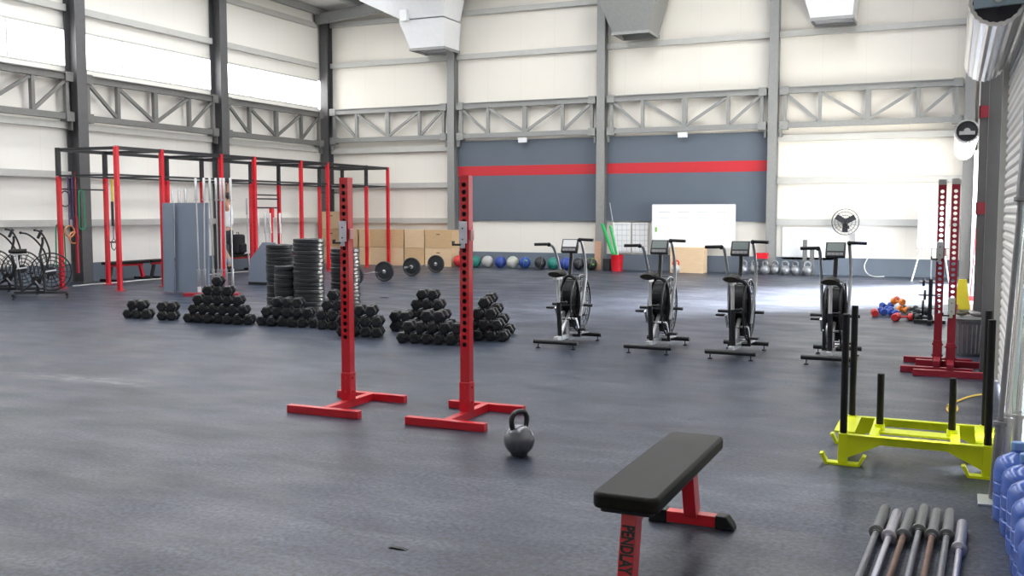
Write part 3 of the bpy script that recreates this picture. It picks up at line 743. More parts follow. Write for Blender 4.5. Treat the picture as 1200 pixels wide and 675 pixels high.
# ================================================================ WATER BOTTLES
def bottle(label):
    t = thing('water_bottle', label, 'water bottle', group='blue water bottles along the shutter')
    R = .107
    pr = [(0, .012), (R*.75, .0), (R*.95, .0), (R, .012)]
    for z in (.07, .13, .19): pr += [(R, z), (R*.965, z+.004), (R*.965, z+.012), (R, z+.016)]
    pr += [(R, .262), (R*.97, .285), (R*.86, .308), (R*.6, .328), (R*.34, .342), (R*.26, .350), (R*.25, .378), (R*.2, .378), (R*.2, .36)]
    MB().lathe(pr, 36).build('body', M['bluepc'], t)
    MB().lathe([(R*.29, .362), (R*.29, .396), (R*.26, .400), (0, .400)], 20).build('cap', M['bluecap'], t, bevel=.003)
    return t
bt = bottle('')
for i, (lx, ty) in enumerate(((1166, 541), (1175, 556), (1182, 574), (1187, 594), (1191, 616), (1195, 641))):
    zc_ = F*(CH-.30)/(ty-248); c = bt if i == 0 else copy_tree(bt)
    g = G(lx+.107*F/zc_*1.05, ty, .30); c.location = (g.x, g.y, 0); c.rotation_euler.z = i
    c['label'] = 'large blue water bottle in the row at the right edge, %s' % (['furthest from the viewer', 'second furthest', 'third furthest', 'fourth furthest', 'fifth furthest', 'nearest the viewer'][i])

# ================================================================ RIG
RY = [14.5, 15.7, 17.5, 18.65, 20.45, 21.6, 23.45, 24.6]; RF, RB = -14.85, -16.4; RH, RM = 2.82, 2.26
rig = thing('pull_up_rig', 'long red and black pull-up rig along the left wall', 'pull-up rig', ((RF+RB)/2, (RY[0]+RY[-1])/2, 0))
ox, oy = rig.location.x, rig.location.y
aw = .0375
hz = [.35+i*.1 for i in range(24)]
up = MB().plate(-aw, aw, .012, RH, -aw, .004, hz, .014, 8).plate(-aw, aw, .012, RH, aw-.004, .004, hz, .014, 8)
up.box((-aw+.002, 0, RH/2), (.004, 2*aw-.008, RH-.02)).box((aw-.002, 0, RH/2), (.004, 2*aw-.008, RH-.02)).box((0, 0, RH), (2*aw, 2*aw, .004)).box((0, 0, .006), (.16, .16, .012))
ume = up.mesh('upright', M['red'], False)
hz2 = [z for z in hz if z < RM-.05]
lo = MB().plate(-aw, aw, .012, RM, -aw, .004, hz2, .014, 8).plate(-aw, aw, .012, RM, aw-.004, .004, hz2, .014, 8)
lo.box((-aw+.002, 0, RM/2), (.004, 2*aw-.008, RM-.02)).box((aw-.002, 0, RM/2), (.004, 2*aw-.008, RM-.02)).box((0, 0, .006), (.16, .16, .012))
lme = lo.mesh('upright', M['red'], False)
tme = MB().box((0, 0, (RM+RH)/2), (2*aw, 2*aw, RH-RM)).mesh('upright_extension', M['black'], False)
for X in (RF, RB):
    for i, y in enumerate(RY):
        black_top = (X == RB) or i == 6
        o = bpy.data.objects.new('upright', lme if black_top else ume); COL.objects.link(o); o.parent = rig; o.location = (X-ox, y-oy, 0)
        if black_top: e = bpy.data.objects.new('upright_extension', tme); COL.objects.link(e); e.parent = o
for X in (RF, RB):
    for a, b in zip(RY, RY[1:]):
        for z in (RH-.04, RM):
            MB().bar((X-ox, a+aw-oy, z), (X-ox, b-aw-oy, z), .05 if z > 2.5 else .034, .07 if z > 2.5 else .034).build('beam', M['black'], rig, smooth=False)
for i, y in enumerate(RY):
    for z in (RH-.04, RM):
        if z < 2.5 and i in (2, 4): continue
        MB().bar((RF-aw-ox, y-oy, z), (RB+aw-ox, y-oy, z), .05, .06 if z > 2.5 else .034).build('cross_beam', M['black'], rig, smooth=False)
for a, b, z in ((RY[0], RY[1], 2.0), (RY[4], RY[5], 1.98), (RY[6], RY[7], 2.1)):
    MB().cyl((RB-ox, a+aw-oy, z), (RB-ox, b-aw-oy, z), .017, 10).build('pull_up_bar', M['black'], rig)
for z in (1.75, 1.98): MB().cyl((RB-ox, RY[4]+aw-oy, z-.1), (RB-ox, RY[5]-aw-oy, z-.1), .02, 10).build('pull_up_bar', M['black'], rig)

# bands, rings and straps hanging in the rig
def loop(px0, py0, px1, py1, X, w, m, name, label, cat):
    a = PX(px0, py0, X); b = PX(px1, py1, X); H_ = a.z-b.z; c = Vector((a.x, a.y, b.z))
    pts = []
    for t_ in range(9): ang = PI*t_/8; pts.append((0, w*math.cos(ang), H_-w+w*math.sin(ang)*1.0))
    for t_ in range(9): ang = PI+PI*t_/8; pts.append((0, w*1.15*math.cos(ang), w+w*math.sin(ang)))
    o = MB().tube(pts, .014, 8, True).build(name, m); o.location = c; tag(o, label, cat); return o
loop(95, 222.5, 97, 269, RB, .065, M['greenb'], 'resistance_band', 'green resistance band looped over the rear pull-up bar at the left', 'resistance band')
loop(76, 224, 77, 242, RB, .10, M['black'], 'strap_loop', 'thin black strap loop hanging from the rig beside the leftmost rear post', 'strap')
loop(70, 262, 70, 315, RB-.1, .10, M['greenb'], 'resistance_band', 'dark green resistance band hanging behind the leftmost bike wheel', 'resistance band')
t = thing('gymnastic_rings', 'pair of wooden rings on purple straps hanging at the leftmost rig post', 'gymnastic rings', (RB+.12, 14.62, 0))
for dy, z in ((0, 1.15), (.1, 1.02)):
    MB().tube([(0, dy+.115*math.cos(2*PI*i/24), z+.115*math.sin(2*PI*i/24)) for i in range(24)], .015, 8, True).build('ring', M['orange'], t)
    MB().box((0, dy, (z+.11+2.24)/2), (.010, .022, 2.24-z-.11)).build('strap', M['purple'], t)
t = tag(MB().box((0, 0, 1.2), (.05, .04, .5)).box((0, .0, .9), (.04, .05, .3), (0, .1, 0)).box((0, 0, .55), (.05, .045, .5)).box((0, 0, 1.9), (.02, .02, .9)).build('jump_rope_bundle', M['dred'], loc=(RB+.14, 14.78, 0)), 'bundle of red straps hanging low beside the wooden rings', 'straps')
t = thing('suspension_trainer', 'yellow and black suspension strap with handles hanging at the second rear rig post', 'suspension trainer', (RB+.06, 15.82, 0))
MB().box((0, 0, 2.0), (.02, .045, .48)).build('yellow_strap', M['yellowb'], t)
MB().box((0, -.01, 1.5), (.03, .05, .52)).build('black_strap', M['black'], t)
MB().box((0, .0, 1.1), (.012, .03, .3)).build('lower_strap', M['grey'], t)
MB().tube([(0, -.07, .88), (0, -.06, .78), (0, 0, .72), (0, .06, .78), (0, .07, .88)], .010, 8).cyl((0, -.09, .90), (0, .09, .90), .018, 10).tube([(0, -.07, .9), (0, 0, .98), (0, .07, .9)], .008, 6).build('handle', M['black'], t)

# flat benches along the left wall
def wall_bench(label):
    t = thing('low_bench', label, 'bench', group='red and black benches along the left wall')
    MB().prism(rrect(.28, 1.2, .04), 'z', .38, .44).build('pad', M['vinyl'], t, bevel=.01)
    MB().bar((0, -.5, .35), (0, .5, .35), .05, .05).build('spine', M['red'], t)
    for q in (-1, 1):
        MB().bar((0, q*.42, .33), (0, q*.5, .05), .06, .06, (0, 1, 0)).build('leg', M['red'] if q > 0 else M['black'], t)
        MB().box((0, q*.5, .035), (.5, .06, .06)).build('foot', M['black'], t, bevel=.01)
    return t
wb = wall_bench('')
for i, (px, lb) in enumerate(((148, 'low red bench with black pad behind the second front rig post'), (196, 'low red bench with black pad mostly hidden behind the grey boards'), (281, 'low red bench with black pad beside the hanging person'), (340, 'low red bench with black pad showing between the plate stacks'))):
    c = wb if i == 0 else copy_tree(wb)
    p = PX(px, 318, -16.95); c.location = (p.x, p.y, 0); c['label'] = lb
# white cable along the floor
pts = []
for px, dx in ((84, .85), (110, .85), (140, .9), (165, .82), (200, .88), (262, .85), (290, .83), (335, .85)):
    q = PX(px, 300, XL+dx); pts.append((q.x, q.y, .013))
pts = smooth_path(pts, 6)
tag(MB().tube(pts, .012, 8).build('power_cable', M['cord']), 'white cable running loosely along the floor by the left wall', 'cable')

# ================================================================ STANDING BARS + BOARDS
def lean_bar(xt, yt, xb, yb, label, L=2.2, m=('steel', 'chrome'), grp='barbells standing upright in the rack'):
    p = G(xb, yb, .075); d = ray(xt, yt); Yp = p.y; q = _C+d*(Yp/d.y)
    dd = (q-p); dd.y = .02
    return barbell(p, dd, label, m[0], m[1], grp, L)
stp = thing('bar_holder', 'low red base holding the upright barbells behind the big dumbbell pile', 'barbell rack', (0, 0, 0))
A, B_ = G(226, 347), G(271, 347)
stp.location = ((A.x+B_.x)/2, (A.y+B_.y)/2, 0)
hd = (B_-A).normalized(); Lh = (B_-A).length+.3; rzh = math.atan2(hd.y, hd.x); stp.rotation_euler.z = rzh
MB().box((0, 0, .03), (Lh, .2, .06)).build('base', M['dred'], stp, bevel=.005)
bars = [(227, 205, 234, 338), (237, 205, 240, 339), (243.5, 204, 251, 338), (251, 205, 256.5, 340), (256.5, 204, 260, 341), (260, 205, 266, 343), (268, 203, 273, 341)]
for i, (a, b, c_, d_) in enumerate(bars):
    p = G(c_, 346, .0); dv = ray(a, b); q = _C+dv*(p.y/dv.y); ln = (q-p).length
    lean = q-p; lean.y = .04
    barbell(p+Vector((0, 0, .065)), lean, 'upright steel barbell, %s from the left of the seven tall ones' % ORD[i], 'steel', 'steel', 'tall barbells standing in the rack', 2.1)
    cup = MB().lathe([(.036, 0), (.036, .10), (.031, .10), (.031, .02)], 14, o=(0, 0, 0)).build('cup', M['white_metal'], stp)
    v = p-stp.location; cup.location = (v.x*math.cos(-rzh)-v.y*math.sin(-rzh), v.x*math.sin(-rzh)+v.y*math.cos(-rzh), .06)
for i, x in enumerate((198.5, 206.5, 214)):
    p = G(x+3, 341.5); p.z = 0; p.y += .08
    barbell(p+Vector((0, 0, .0)), Vector((-.05, .05, 1.95)), 'short upright barbell behind the grey-blue boards, %s' % ('left', 'middle', 'right')[i], 'steel', 'steel', 'short bars behind the boards', 1.98)
for i, (x0, x1, yb, top) in enumerate(((193.5, 206.5, 342.5, 238.5), (207.5, 247, 342.5, 238.5))):
    p, q = G(x0, yb), G(x1, yb); q = PY(x1, yb, p.y); zt_ = PY(x0, top, p.y).z
    o = MB().box(((q.x-p.x)/2, 0, zt_/2), (q.x-p.x-.01, .03, zt_), (math.radians(-1.0), 0, 0)).build('grey_board', M['blueleather'], bevel=.004)
    o.location = (p.x, p.y-.02, 0.012); tag(o, ('narrow grey-blue board standing at the left of the upright barbells', 'wide grey-blue board standing in front of the three short barbells')[i], 'board', 'grey-blue boards')
# lone bar and second group further back
p = G(292, 318); lb_ = barbell(p, Vector((-.06, .03, 2.0)), 'single upright barbell between the seven tall ones and the far group', 'white_metal', 'steel', None, 1.9)
rb = thing('board_stand', 'grey tapered board holding the far group of upright barbells', 'barbell rack', G(310, 334))
MB().prism([(-.42, 0), (.34, 0), (.30, .9), (-.02, .9), (-.34, .55)], 'y', -.02, .02).build('board', M['blueleather'], rb)
MB().bar((-.4, .12, .03), (.34, .12, .03), .3, .06).build('base', M['black'], rb)
for i, (xt, yt) in enumerate(((303, 252), (311, 253), (316.5, 252), (328, 253))):
    p = PY(xt+2, 334, rb.location.y+.14+.0*i); p.z = .065
    barbell(p, Vector((-.03, .02, 1.3)), 'barbell standing in the far rack, %s of four' % ('leftmost', 'second from left', 'third from left', 'rightmost')[i], 'steel', 'steel', 'barbells in the far rack', 1.45)
p = PY(320, 332, rb.location.y+.42); p.z = 0
tag(MB().cyl((0, 0, 0), (0, 0, 1.42), .025, 12).cyl((0, 0, 1.42), (0, 0, 1.62), .055, 14).build('red_capped_pole', M['redpl'], loc=p), 'pole with a red cap among the far upright barbells', 'pole')

# ================================================================ PLATE STACKS
def bumper(t=.05, r=.225, m='rubber_g'):
    th = thing('bumper_plate', '', 'weight plate')
    MB().lathe([(.028, t*.12), (.06, t*.12), (.09, t*.2), (r*.80, t*.2), (r*.86, 0), (r-.008, 0), (r, .008), (r, t-.008), (r-.008, t), (r*.86, t), (r*.80, t*.8), (.09, t*.8), (.06, t*.88), (.028, t*.88), (.028, t*.12)], 40).build('disc', M[m], th)
    MB().lathe([(.0255, t*.08), (.045, t*.08), (.045, t*.92), (.0255, t*.92), (.0255, t*.08)], 20).build('hub_ring', M['steel'], th)
    return th
protoP = {}
def stack(x, y, n_, t, r, where):
    key = (t, r)
    for i in range(n_):
        if key not in protoP: b = protoP[key] = bumper(t, r)
        else: b = copy_tree(protoP[key])
        b.location = (x+random.uniform(-.006, .006), y+random.uniform(-.006, .006), i*(t+.0015)); b.rotation_euler.z = random.uniform(0, 6)
        b['label'] = 'bumper plate, %s from the bottom of %s' % (ORD[i], where); b['group'] = 'plates in '+where
c3 = G(362, 371)+Vector((0, .02, 0))
stack(c3.x, c3.y, 20, .056, .225, 'the tallest plate stack')
def beyond(px, ref, r_):
    # point on the floor on the line of sight of px, r_ metres from ref on the far side
    d = ray(px, 360); d.z = 0; d.normalize(); b = -2*Vector((ref.x, ref.y, 0)).dot(d); c_ = ref.x**2+ref.y**2-r_*r_
    return d*((-b+math.sqrt(max(0, b*b-4*c_)))/2)
pl = beyond(338, c3, .45); stack(pl.x, pl.y, 12, .06, .20, 'the low plate stack')
pt = beyond(328.5, pl, .425); stack(pt.x, pt.y, 17, .06, .20, 'the left plate stack')
c4 = G(401, 365)+Vector((0, .1, 0)); stack(c4.x, c4.y, 17, .056, .225, 'the plate stack behind the left red stand')

# loaded barbells on the floor
def loaded(px_near, py_near, px_far, py_far, label):
    r = .225
    a = G(px_near, py_near, r); b = G(px_far, py_far, r); d = (b-a).normalized(); mid = (a+b)/2
    bb = barbell(mid-d*1.1, d, label, 'chrome', 'chrome', 'loaded barbells on the floor')
    for q, w_ in ((-1, 'near'), (1, 'far')):
        t_ = bumper(.06, r); q4 = Vector((0, 0, 1)).rotation_difference(d); t_.rotation_mode = 'QUATERNION'; t_.rotation_quaternion = q4
        c = mid+d*(q*(1.1-.42+.035)); t_.location = c-d*.03
        tag(t_, 'plate on the %s end of the %s' % (w_, label.split(',')[0]), 'weight plate', 'plates on floor barbells')
aa = G(480, 313, .225); bb_ = G(512.5, 309, .225)
loaded(480, 313, 513, 309, 'right loaded barbell, both plates showing on the floor')
# second one: only the right hand plate shows beside the stand
dvec = (bb_-aa).normalized(); e = G(450.5, 318, .225); s_ = e-dvec*1.43
bbx = barbell((e+s_)/2-dvec*1.1, dvec, 'left loaded barbell, its near half hidden by the dumbbells and red stand', 'chrome', 'chrome', 'loaded barbells on the floor')
for cpt, w_ in ((e, 'right'), (s_, 'left')):
    t_ = bumper(.06, .225); t_.rotation_mode = 'QUATERNION'; t_.rotation_quaternion = Vector((0, 0, 1)).rotation_difference(dvec); t_.location = cpt-dvec*.03
    tag(t_, 'black bumper plate on the %s end of the left loaded barbell' % w_, 'weight plate', 'plates on floor barbells')

# ================================================================ DUMBBELLS
def dumbbell():
    t = thing('dumbbell', '', 'dumbbell')
    R = .075
    for q in (-1, 1):
        y0 = q*.042; y1 = q*.125
        d = (0, q, 0)
        MB().lathe([(R*.55, 0), (R*.95, .010), (R, .016), (R, .066), (R*.93, .078), (R*.6, .083)], 6, d, (0, y0, 0), 0).build('head', M['hexrub'], t, bevel=.006, smooth=False)
    MB().lathe([(.017, 0), (.019, .045), (.017, .1)], 12, (0, 1, 0), (0, -.05, 0)).build('handle', M['chrome'], t)
    return t
DB0 = dumbbell(); first = [True]
def pile(x0, y0, x1, rows, where, rot, dy=0.):
    """px of the first and last near head of the bottom row"""
    R = .075; a = G(x0, y0)+Vector((0, .13, 0)); b = G(x1, y0+(x1-x0)*.045)+Vector((0, .13, 0))
    a.y += dy; b.y += dy
    n0 = rows[0]; step = .152; d = (b-a); d.z = 0; d.normalize()
    c = (a+b)/2; ax = Vector((-math.sin(rot), math.cos(rot), 0)); side = Vector((math.cos(rot), math.sin(rot), 0))
    for r, n_ in enumerate(rows):
        for i in range(n_):
            o = DB0 if first[0] else copy_tree(DB0); first[0] = False
            off = (i-(n_-1)/2)*step
            base = c+side*off
            # rows keep to the pile's own line: step each piece back or forward along its axis
            shift = (d.dot(ax)/max(.2, d.dot(side)))*off
            o.location = base+ax*(shift+random.uniform(-.012, .012))+Vector((0, 0, R*.866+.001+r*R*1.74)); o.rotation_euler = (0, 0, rot+random.uniform(-.015, .015))
            s_ = random.uniform(.95, 1.) if False else 1.
            rn = ('bottom', 'second', 'third', 'fourth')[r] if len(rows) > r+1 or r == 0 else 'top'
            o['label'] = 'hex dumbbell, %s from left, %s row, %s' % (ORD[i], rn, where); o['group'] = 'dumbbells in '+where
pile(142, 373, 168, (3, 2), 'small pile at the far left', math.radians(26))
pile(183, 375.5, 197, (2, 2), 'second pile from the left', math.radians(26))
pile(215, 378, 286, (7, 6, 5, 3, 1), 'biggest pile, below the upright barbells', math.radians(25))
pile(302, 382, 361, (6, 5, 3), 'pile before the plate stacks', math.radians(23))
pile(374, 386.5, 396, (3, 3, 2, 1), 'narrow pile left of the left red stand', math.radians(21))
pile(401, 394, 437, (4, 4, 3), 'pile around the left red stand', math.radians(19), -.05)
pile(447, 391, 462, (2, 2), 'little pile between the red stands', math.radians(19), .22)
pile(477, 403, 529, (6, 5, 2), 'low front pile between the red stands', math.radians(15))
pile(462, 389, 500, (5, 4, 3, 2), 'pointed pile between the red stands', math.radians(14), .36)
pile(547, 400, 576, (4, 3, 2, 1), 'front pile behind the right red stand', math.radians(13), .05)
pile(543, 396, 569, (4, 3, 2, 1), 'back pile behind the right red stand', math.radians(13), .36)

# ================================================================ BACK WALL THINGS
def box_thing(px0, px1, py0, py1, Y, label, m='wood', dep=.5, name='wooden_box', grp='plywood jump boxes', hole=True, z0=None):
    a, b = PY(px0, py1, Y), PY(px1, py1, Y); top = PY((px0+px1)/2, py0, Y).z; zb = a.z if z0 is None else z0
    w_ = b.x-a.x-.01; h_ = top-zb-.003 if hole is False and name == 'wooden_crate' else .512
    t = thing(name, label, 'box', ((a.x+b.x)/2, Y+dep/2, zb), group=grp)
    tk = .02
    bx = MB()
    bx.box((0, -dep/2+tk/2, h_/2), (w_, tk, h_)).box((0, dep/2-tk/2, h_/2), (w_, tk, h_)).box((-w_/2+tk/2, 0, h_/2), (tk, dep-2*tk, h_)).box((w_/2-tk/2, 0, h_/2), (tk, dep-2*tk, h_)).box((0, 0, h_-tk/2), (w_-2*tk, dep-2*tk, tk)).box((0, 0, tk/2), (w_-2*tk, dep-2*tk, tk))
    bx.build('shell', M[m], t, smooth=False)
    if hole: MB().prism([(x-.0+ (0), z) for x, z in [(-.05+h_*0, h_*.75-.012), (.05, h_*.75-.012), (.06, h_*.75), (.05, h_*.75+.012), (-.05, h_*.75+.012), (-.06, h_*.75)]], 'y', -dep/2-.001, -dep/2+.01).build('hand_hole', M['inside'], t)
    return t
Yb = 24.70
zrow = .52
def zb_(k): return k*zrow
cols = [(377.5, 399, 3), (400, 419, 2), (433, 473, 2), (474, 497, 2), (498, 529, 2)]
lab = ['at the far left corner', 'second from left', 'third and widest from left', 'fourth from left', 'at the right end']
for ci, (a, b, nn) in enumerate(cols):
    for k_ in range(nn):
        py1 = 248+ (1158*(1.54-zb_(k_)))/27.4
        box_thing(a, b, py1-22, py1, Yb, 'plywood jump box, %s in the column %s' % (('lowest', 'second', 'third')[k_], lab[ci]), 'wood' if (ci+k_) % 2 else 'wood2', .48, z0=zb_(k_)+.001, hole=(ci in (0, 4)))
for ci, (a, b) in enumerate(((421, 431),)):
    for k_ in range(2):
        py1 = 248+1158*(1.54-zb_(k_))/27.4
        box_thing(a, b, py1-22, py1, Yb-.1, 'narrow pale plywood box end, %s of two, between the left columns' % ('lower', 'upper')[k_], 'wood2', .42, z0=zb_(k_)+.001, hole=False)
box_thing(785, 824, 290, 317.5, 24.6, 'low slatted pine crate under the right end of the big whiteboard', 'wood2', .45, 'wooden_crate', None, False, z0=0.001)
# medicine balls
bl = [(538, 'toyr', 'red'), (557, 'ball_g', 'green'), (571.5, 'ball_w', 'grey'), (586.5, 'ball_b', 'blue'), (601, 'ball_w', 'pale grey with lime print'), (615, 'ball_b', 'blue with lime print'), (633, 'ball_k', 'black'), (648.5, 'ball_g', 'teal green'), (663, 'ball_b', 'blue'), (678, 'ball_k', 'black'), (692.5, 'ball_k', 'black with lime print')]
for i, (x, mm, dsc) in enumerate(bl):
    p = PY(x, 303, 24.75); t = thing('medicine_ball', '%s medicine ball, %s from left in the row at the wall' % (dsc, ORD[i]), 'medicine ball', (p.x, p.y, .165), group='medicine balls along the back wall')
    MB().sphere((0, 0, 0), .165, 24).build('cover', M[mm], t)
    seam = MB()
    for a in (0, PI/2): seam.tube([(.1655*math.cos(2*PI*q/32)*math.cos(a), .1655*math.cos(2*PI*q/32)*math.sin(a), .1655*math.sin(2*PI*q/32)) for q in range(32)], .003, 5, True)
    seam.build('seam', M['lime'] if 'lime' in dsc else M['grey'], t)
    if 'lime' in dsc: MB().box((0.05, -.158, .03), (.08, .012, .03), (.2, 0, -.3)).build('print', M['lime'], t)
    t.rotation_euler = (random.uniform(-.4, .4), random.uniform(-.4, .4), random.uniform(-.8, .8))
# second layer balls peeking out behind
# bucket with foam and pvc tubes
p = PY(723, 306, 24.7)
bk = tag(MB().lathe([(.0, .01), (.14, 0), (.165, .42), (.172, .43), (.160, .43), (.14, .03), (0, .03)], 28).build('bucket', M['redpl'], loc=(p.x, p.y, .001)), 'red bucket holding green and white tubes at the back wall', 'bucket')
for i, (x0, y0, dx, h_, r_, mm, lb) in enumerate(((.07, -.075, -.46, 1.2, .042, 'foamg', 'thick green foam tube leaning furthest left in the red bucket'), (.08, .0, -.27, 1.15, .032, 'foamg', 'green foam tube leaning slightly left in the red bucket'), (.07, .052, -.20, 1.25, .018, 'tubw', 'white plastic tube standing in the red bucket'), (.06, .095, -.30, 1.75, .012, 'steel', 'tallest thin grey tube standing in the red bucket'))):
    tag(MB().cyl((p.x+x0, p.y+y0, .035), (p.x+x0+dx, p.y+y0, .03+h_), r_, 14).build('exercise_tube', M[mm]), lb, 'tube', 'tubes in the red bucket')
q = PY(701, 305, 25.0)
tag(MB().box((q.x, q.y, .62), (.18, .04, 1.24), (math.radians(-4), 0, 0)).build('timber_plank', M['plank']), 'reddish timber plank leaning against the column left of the red bucket', 'plank')
q = PY(712, 305, 24.8); tag(MB().box((q.x, q.y, .16), (.2, .25, .32)).build('speaker_box', M['black'], bevel=.02), 'small dark box on the floor left of the red bucket', 'box')
# posters, whiteboards, screen
def flat(px0, px1, py0, py1, Y, name, mm, label, cat, t=.02):
    a, b = PY(px0, py0, Y), PY(px1, py1, Y)
    o = MB().box((0, 0, 0), (b.x-a.x, t, a.z-b.z)).build(name, M[mm], smooth=False, bevel=.002); o.location = ((a.x+b.x)/2, Y, (a.z+b.z)/2); tag(o, label, cat); return o
wbd = flat(765, 861, 240, 290, 24.98, 'whiteboard', 'board', 'large whiteboard mounted low over the slate panel on the back wall', 'whiteboard', .03)
bpy.context.view_layer.update(); dx_, dz_ = max(v.co.x for v in wbd.data.vertices), max(v.co.z for v in wbd.data.vertices)
MB().box((0, -.018, dz_), (2*dx_, .012, .025)).box((0, -.018, -dz_), (2*dx_, .012, .025)).box((-dx_, -.018, 0), (.025, .012, 2*dz_)).box((dx_, -.018, 0), (.025, .012, 2*dz_)).build('frame', M['white_metal'], wbd)
ln = MB()
for k_ in range(4): ln.box((-.75+.5*k_, -.016, .35), (.3, .002, .012)).box((-.75+.5*k_, -.016, .2), (.24, .002, .008))
ln.build('writing', M['ink'], wbd); MB().box((-dx_+.1, -.02, -.1), (.05, .006, .12)).build('magnet', M['lime'], wbd)
for i in range(2):
    o = flat(719+22*i, 739+20*i, 261, 296, 25.22, 'poster', 'paper', 'pale printed chart with grid lines on the back wall, %s of two' % ('left', 'right')[i], 'poster', .01); o['group'] = 'printed charts'
    gl = MB()
    for k_ in range(6): gl.box((0, -.007, -.36+.14*k_), (.42, .002, .012))
    for k_ in range(3): gl.box((-.13+.13*k_, -.007, 0), (.01, .002, .76))
    gl.build('grid_print', M['ink'], o)
flat(917, 978, 266, 305, 25.275, 'whiteboard', 'board', 'blank white board behind the rightmost bike, low on the back wall', 'whiteboard', .03)
o = flat(1003, 1028, 272, 290, 25.05, 'wall_screen', 'tv', 'small bluish lit screen on the back wall under the fan', 'screen', .06)
tag(MB().tube(smooth_path([PY(1023, 290, 25.15), PY(1020, 297, 25.15), PY(1016, 304, 25.15), PY(1013, 312, 25.1), PY(1016, 320, 25.0), G(1024, 324, .02), G(1036, 324, .02)], 5), .012, 6).build('screen_cable', M['cord']), 'white cable trailing from the lit screen down to the floor', 'cable')
for x, h0, mm, lb in ((942.5, 281, 'galv_dark', 'tall dark grey wooden post leaning on the back wall'), (951, 293, 'galv_dark', 'shorter dark grey post beside the tall one at the back wall')):
    q = PY(x, 320, 24.95); zt_ = PY(x, h0, 24.95).z
    tag(MB().box((q.x, 24.98, zt_/2), (.10, .08, zt_)).box((q.x, 24.98, .02), (.16, .14, .04)).build('wooden_post', M[mm], bevel=.004), lb, 'post', 'dark posts at the back wall')
flat(884, 900, 296, 303, 24.9, 'red_case', 'redpl', 'small red case resting on the baseboard by the right bay column', 'case', .12).location.z = .46
# row of kettlebells
K2 = kettlebell('', M['kb2'], 1.12, 'grey kettlebells along the back wall', hm=M['kb2'])
for i, x in enumerate((871, 884, 896.5, 908.5, 920, 932, 946)):
    c = K2 if i == 0 else copy_tree(K2); q = PY(x, 314, 24.78+.06*(i % 2)); c.location = (q.x, q.y, 0); c.rotation_euler.z = random.uniform(-.6, .6)
    c['label'] = 'silver grey kettlebell on the floor, %s from left in the row at the back wall' % ORD[i]
q = PY(792, 306, 24.3); kk = kettlebell('white and red ball shaped weight on the floor left of the pine crate', M['ball_w'], 1.1, None, .3, hm=M['redpl']); kk.location = (q.x, q.y, 0)
# wall fan
p = PY(991, 260, 25.0)
t = thing('wall_fan', 'black caged fan mounted on the back wall above the white board', 'fan', (p.x, 24.98, p.z))
cg = MB()
for rr, yy in ((.31, 0), (.31, -.09), (.24, -.13), (.16, -.15), (.08, -.155)): cg.tube([(rr*math.cos(2*PI*i/32), yy, rr*math.sin(2*PI*i/32)) for i in range(32)], .006, 5, True)
for i in range(20):
    a = 2*PI*i/20; c, s_ = math.cos(a), math.sin(a); cg.tube([(.31*c, 0, .31*s_), (.31*c, -.09, .31*s_), (.24*c, -.13, .24*s_), (.08*c, -.155, .08*s_)], .003, 4)
cg.build('cage', M['black'], t)
bld = MB().cyl((0, .02, 0), (0, -.10, 0), .045, 16)
for i in range(3):
    bld.box((.14*math.cos(2.1*i+.5), -.06, .14*math.sin(2.1*i+.5)), (.22, .012, .13), Euler((.3, -(2.1*i+.5), 0)).to_matrix().to_4x4())
bld.build('blades', M['black'], t); MB().cyl((0, .02, 0), (0, .3, 0), .04, 12).box((0, .29, -.05), (.12, .03, .25)).build('mount', M['black'], t)
# flip chart easel
p = G(1072, 329); t = thing('flip_chart_easel', 'white flip chart on a tripod easel near the right end of the back wall', 'easel', (p.x+.32, p.y+.1, 0))
MB().box((.02, 0, 1.22), (.62, .02, .98), (math.radians(-8), 0, 0)).build('board', M['board'], t)
MB().box((.02, .072, 1.71), (.66, .02, .03)).box((.02, -.085, .735), (.66, .05, .02)).build('rail', M['grey'], t)
MB().tube([(-.38, -.30, 0), (-.2, -.03, .8)], .016, 8).build('leg', M['silver'], t); MB().tube([(.38, -.30, 0), (.25, -.03, .8)], .016, 8).build('leg', M['silver'], t); MB().tube([(0, .5, 0), (0, .1, 1.6)], .016, 8).build('leg', M['silver'], t)

# ================================================================ RIGHT-HAND CLUTTER
p = G(1132, 418); bc = Vector((p.x+.005, p.y+.16, 0))
t = thing('metal_bin', 'grey ribbed metal bin standing behind the dark red stands', 'bin', bc)
pr = []
MB().lathe([(.135, 0), (.14, .01), (.155, .36), (.165, .365), (.165, .38), (.145, .38), (.13, .02), (0, .02)], 32).build('drum', M['worn'], t)
rb2 = MB()
for i in range(20): a = 2*PI*i/20; rb2.bar((.142*math.cos(a), .142*math.sin(a), .03), (.156*math.cos(a), .156*math.sin(a), .34), .012, .008)
rb2.build('rib', M['steel'], t)
MB().lathe([(.175, .381), (.178, .40), (.10, .415), (0, .42)], 32).build('lid', M['sleeve'], t)
for i, (dx, dy, mm, lb) in enumerate(((-.06, 0, 'olive', 'olive canvas glove lying on the lid of the metal bin'), (.07, .03, 'grey', 'dark grey pouch lying on the lid of the metal bin'))):
    o = MB().sphere((0, 0, 0), .06, 14, .45).box((.02, 0, .01), (.1, .05, .03), (0, .2, .4)).build('canvas_glove' if i == 0 else 'grey_pouch', M[mm]); o.location = bc+Vector((dx, dy, .449)); tag(o, lb, 'glove' if i == 0 else 'pouch')
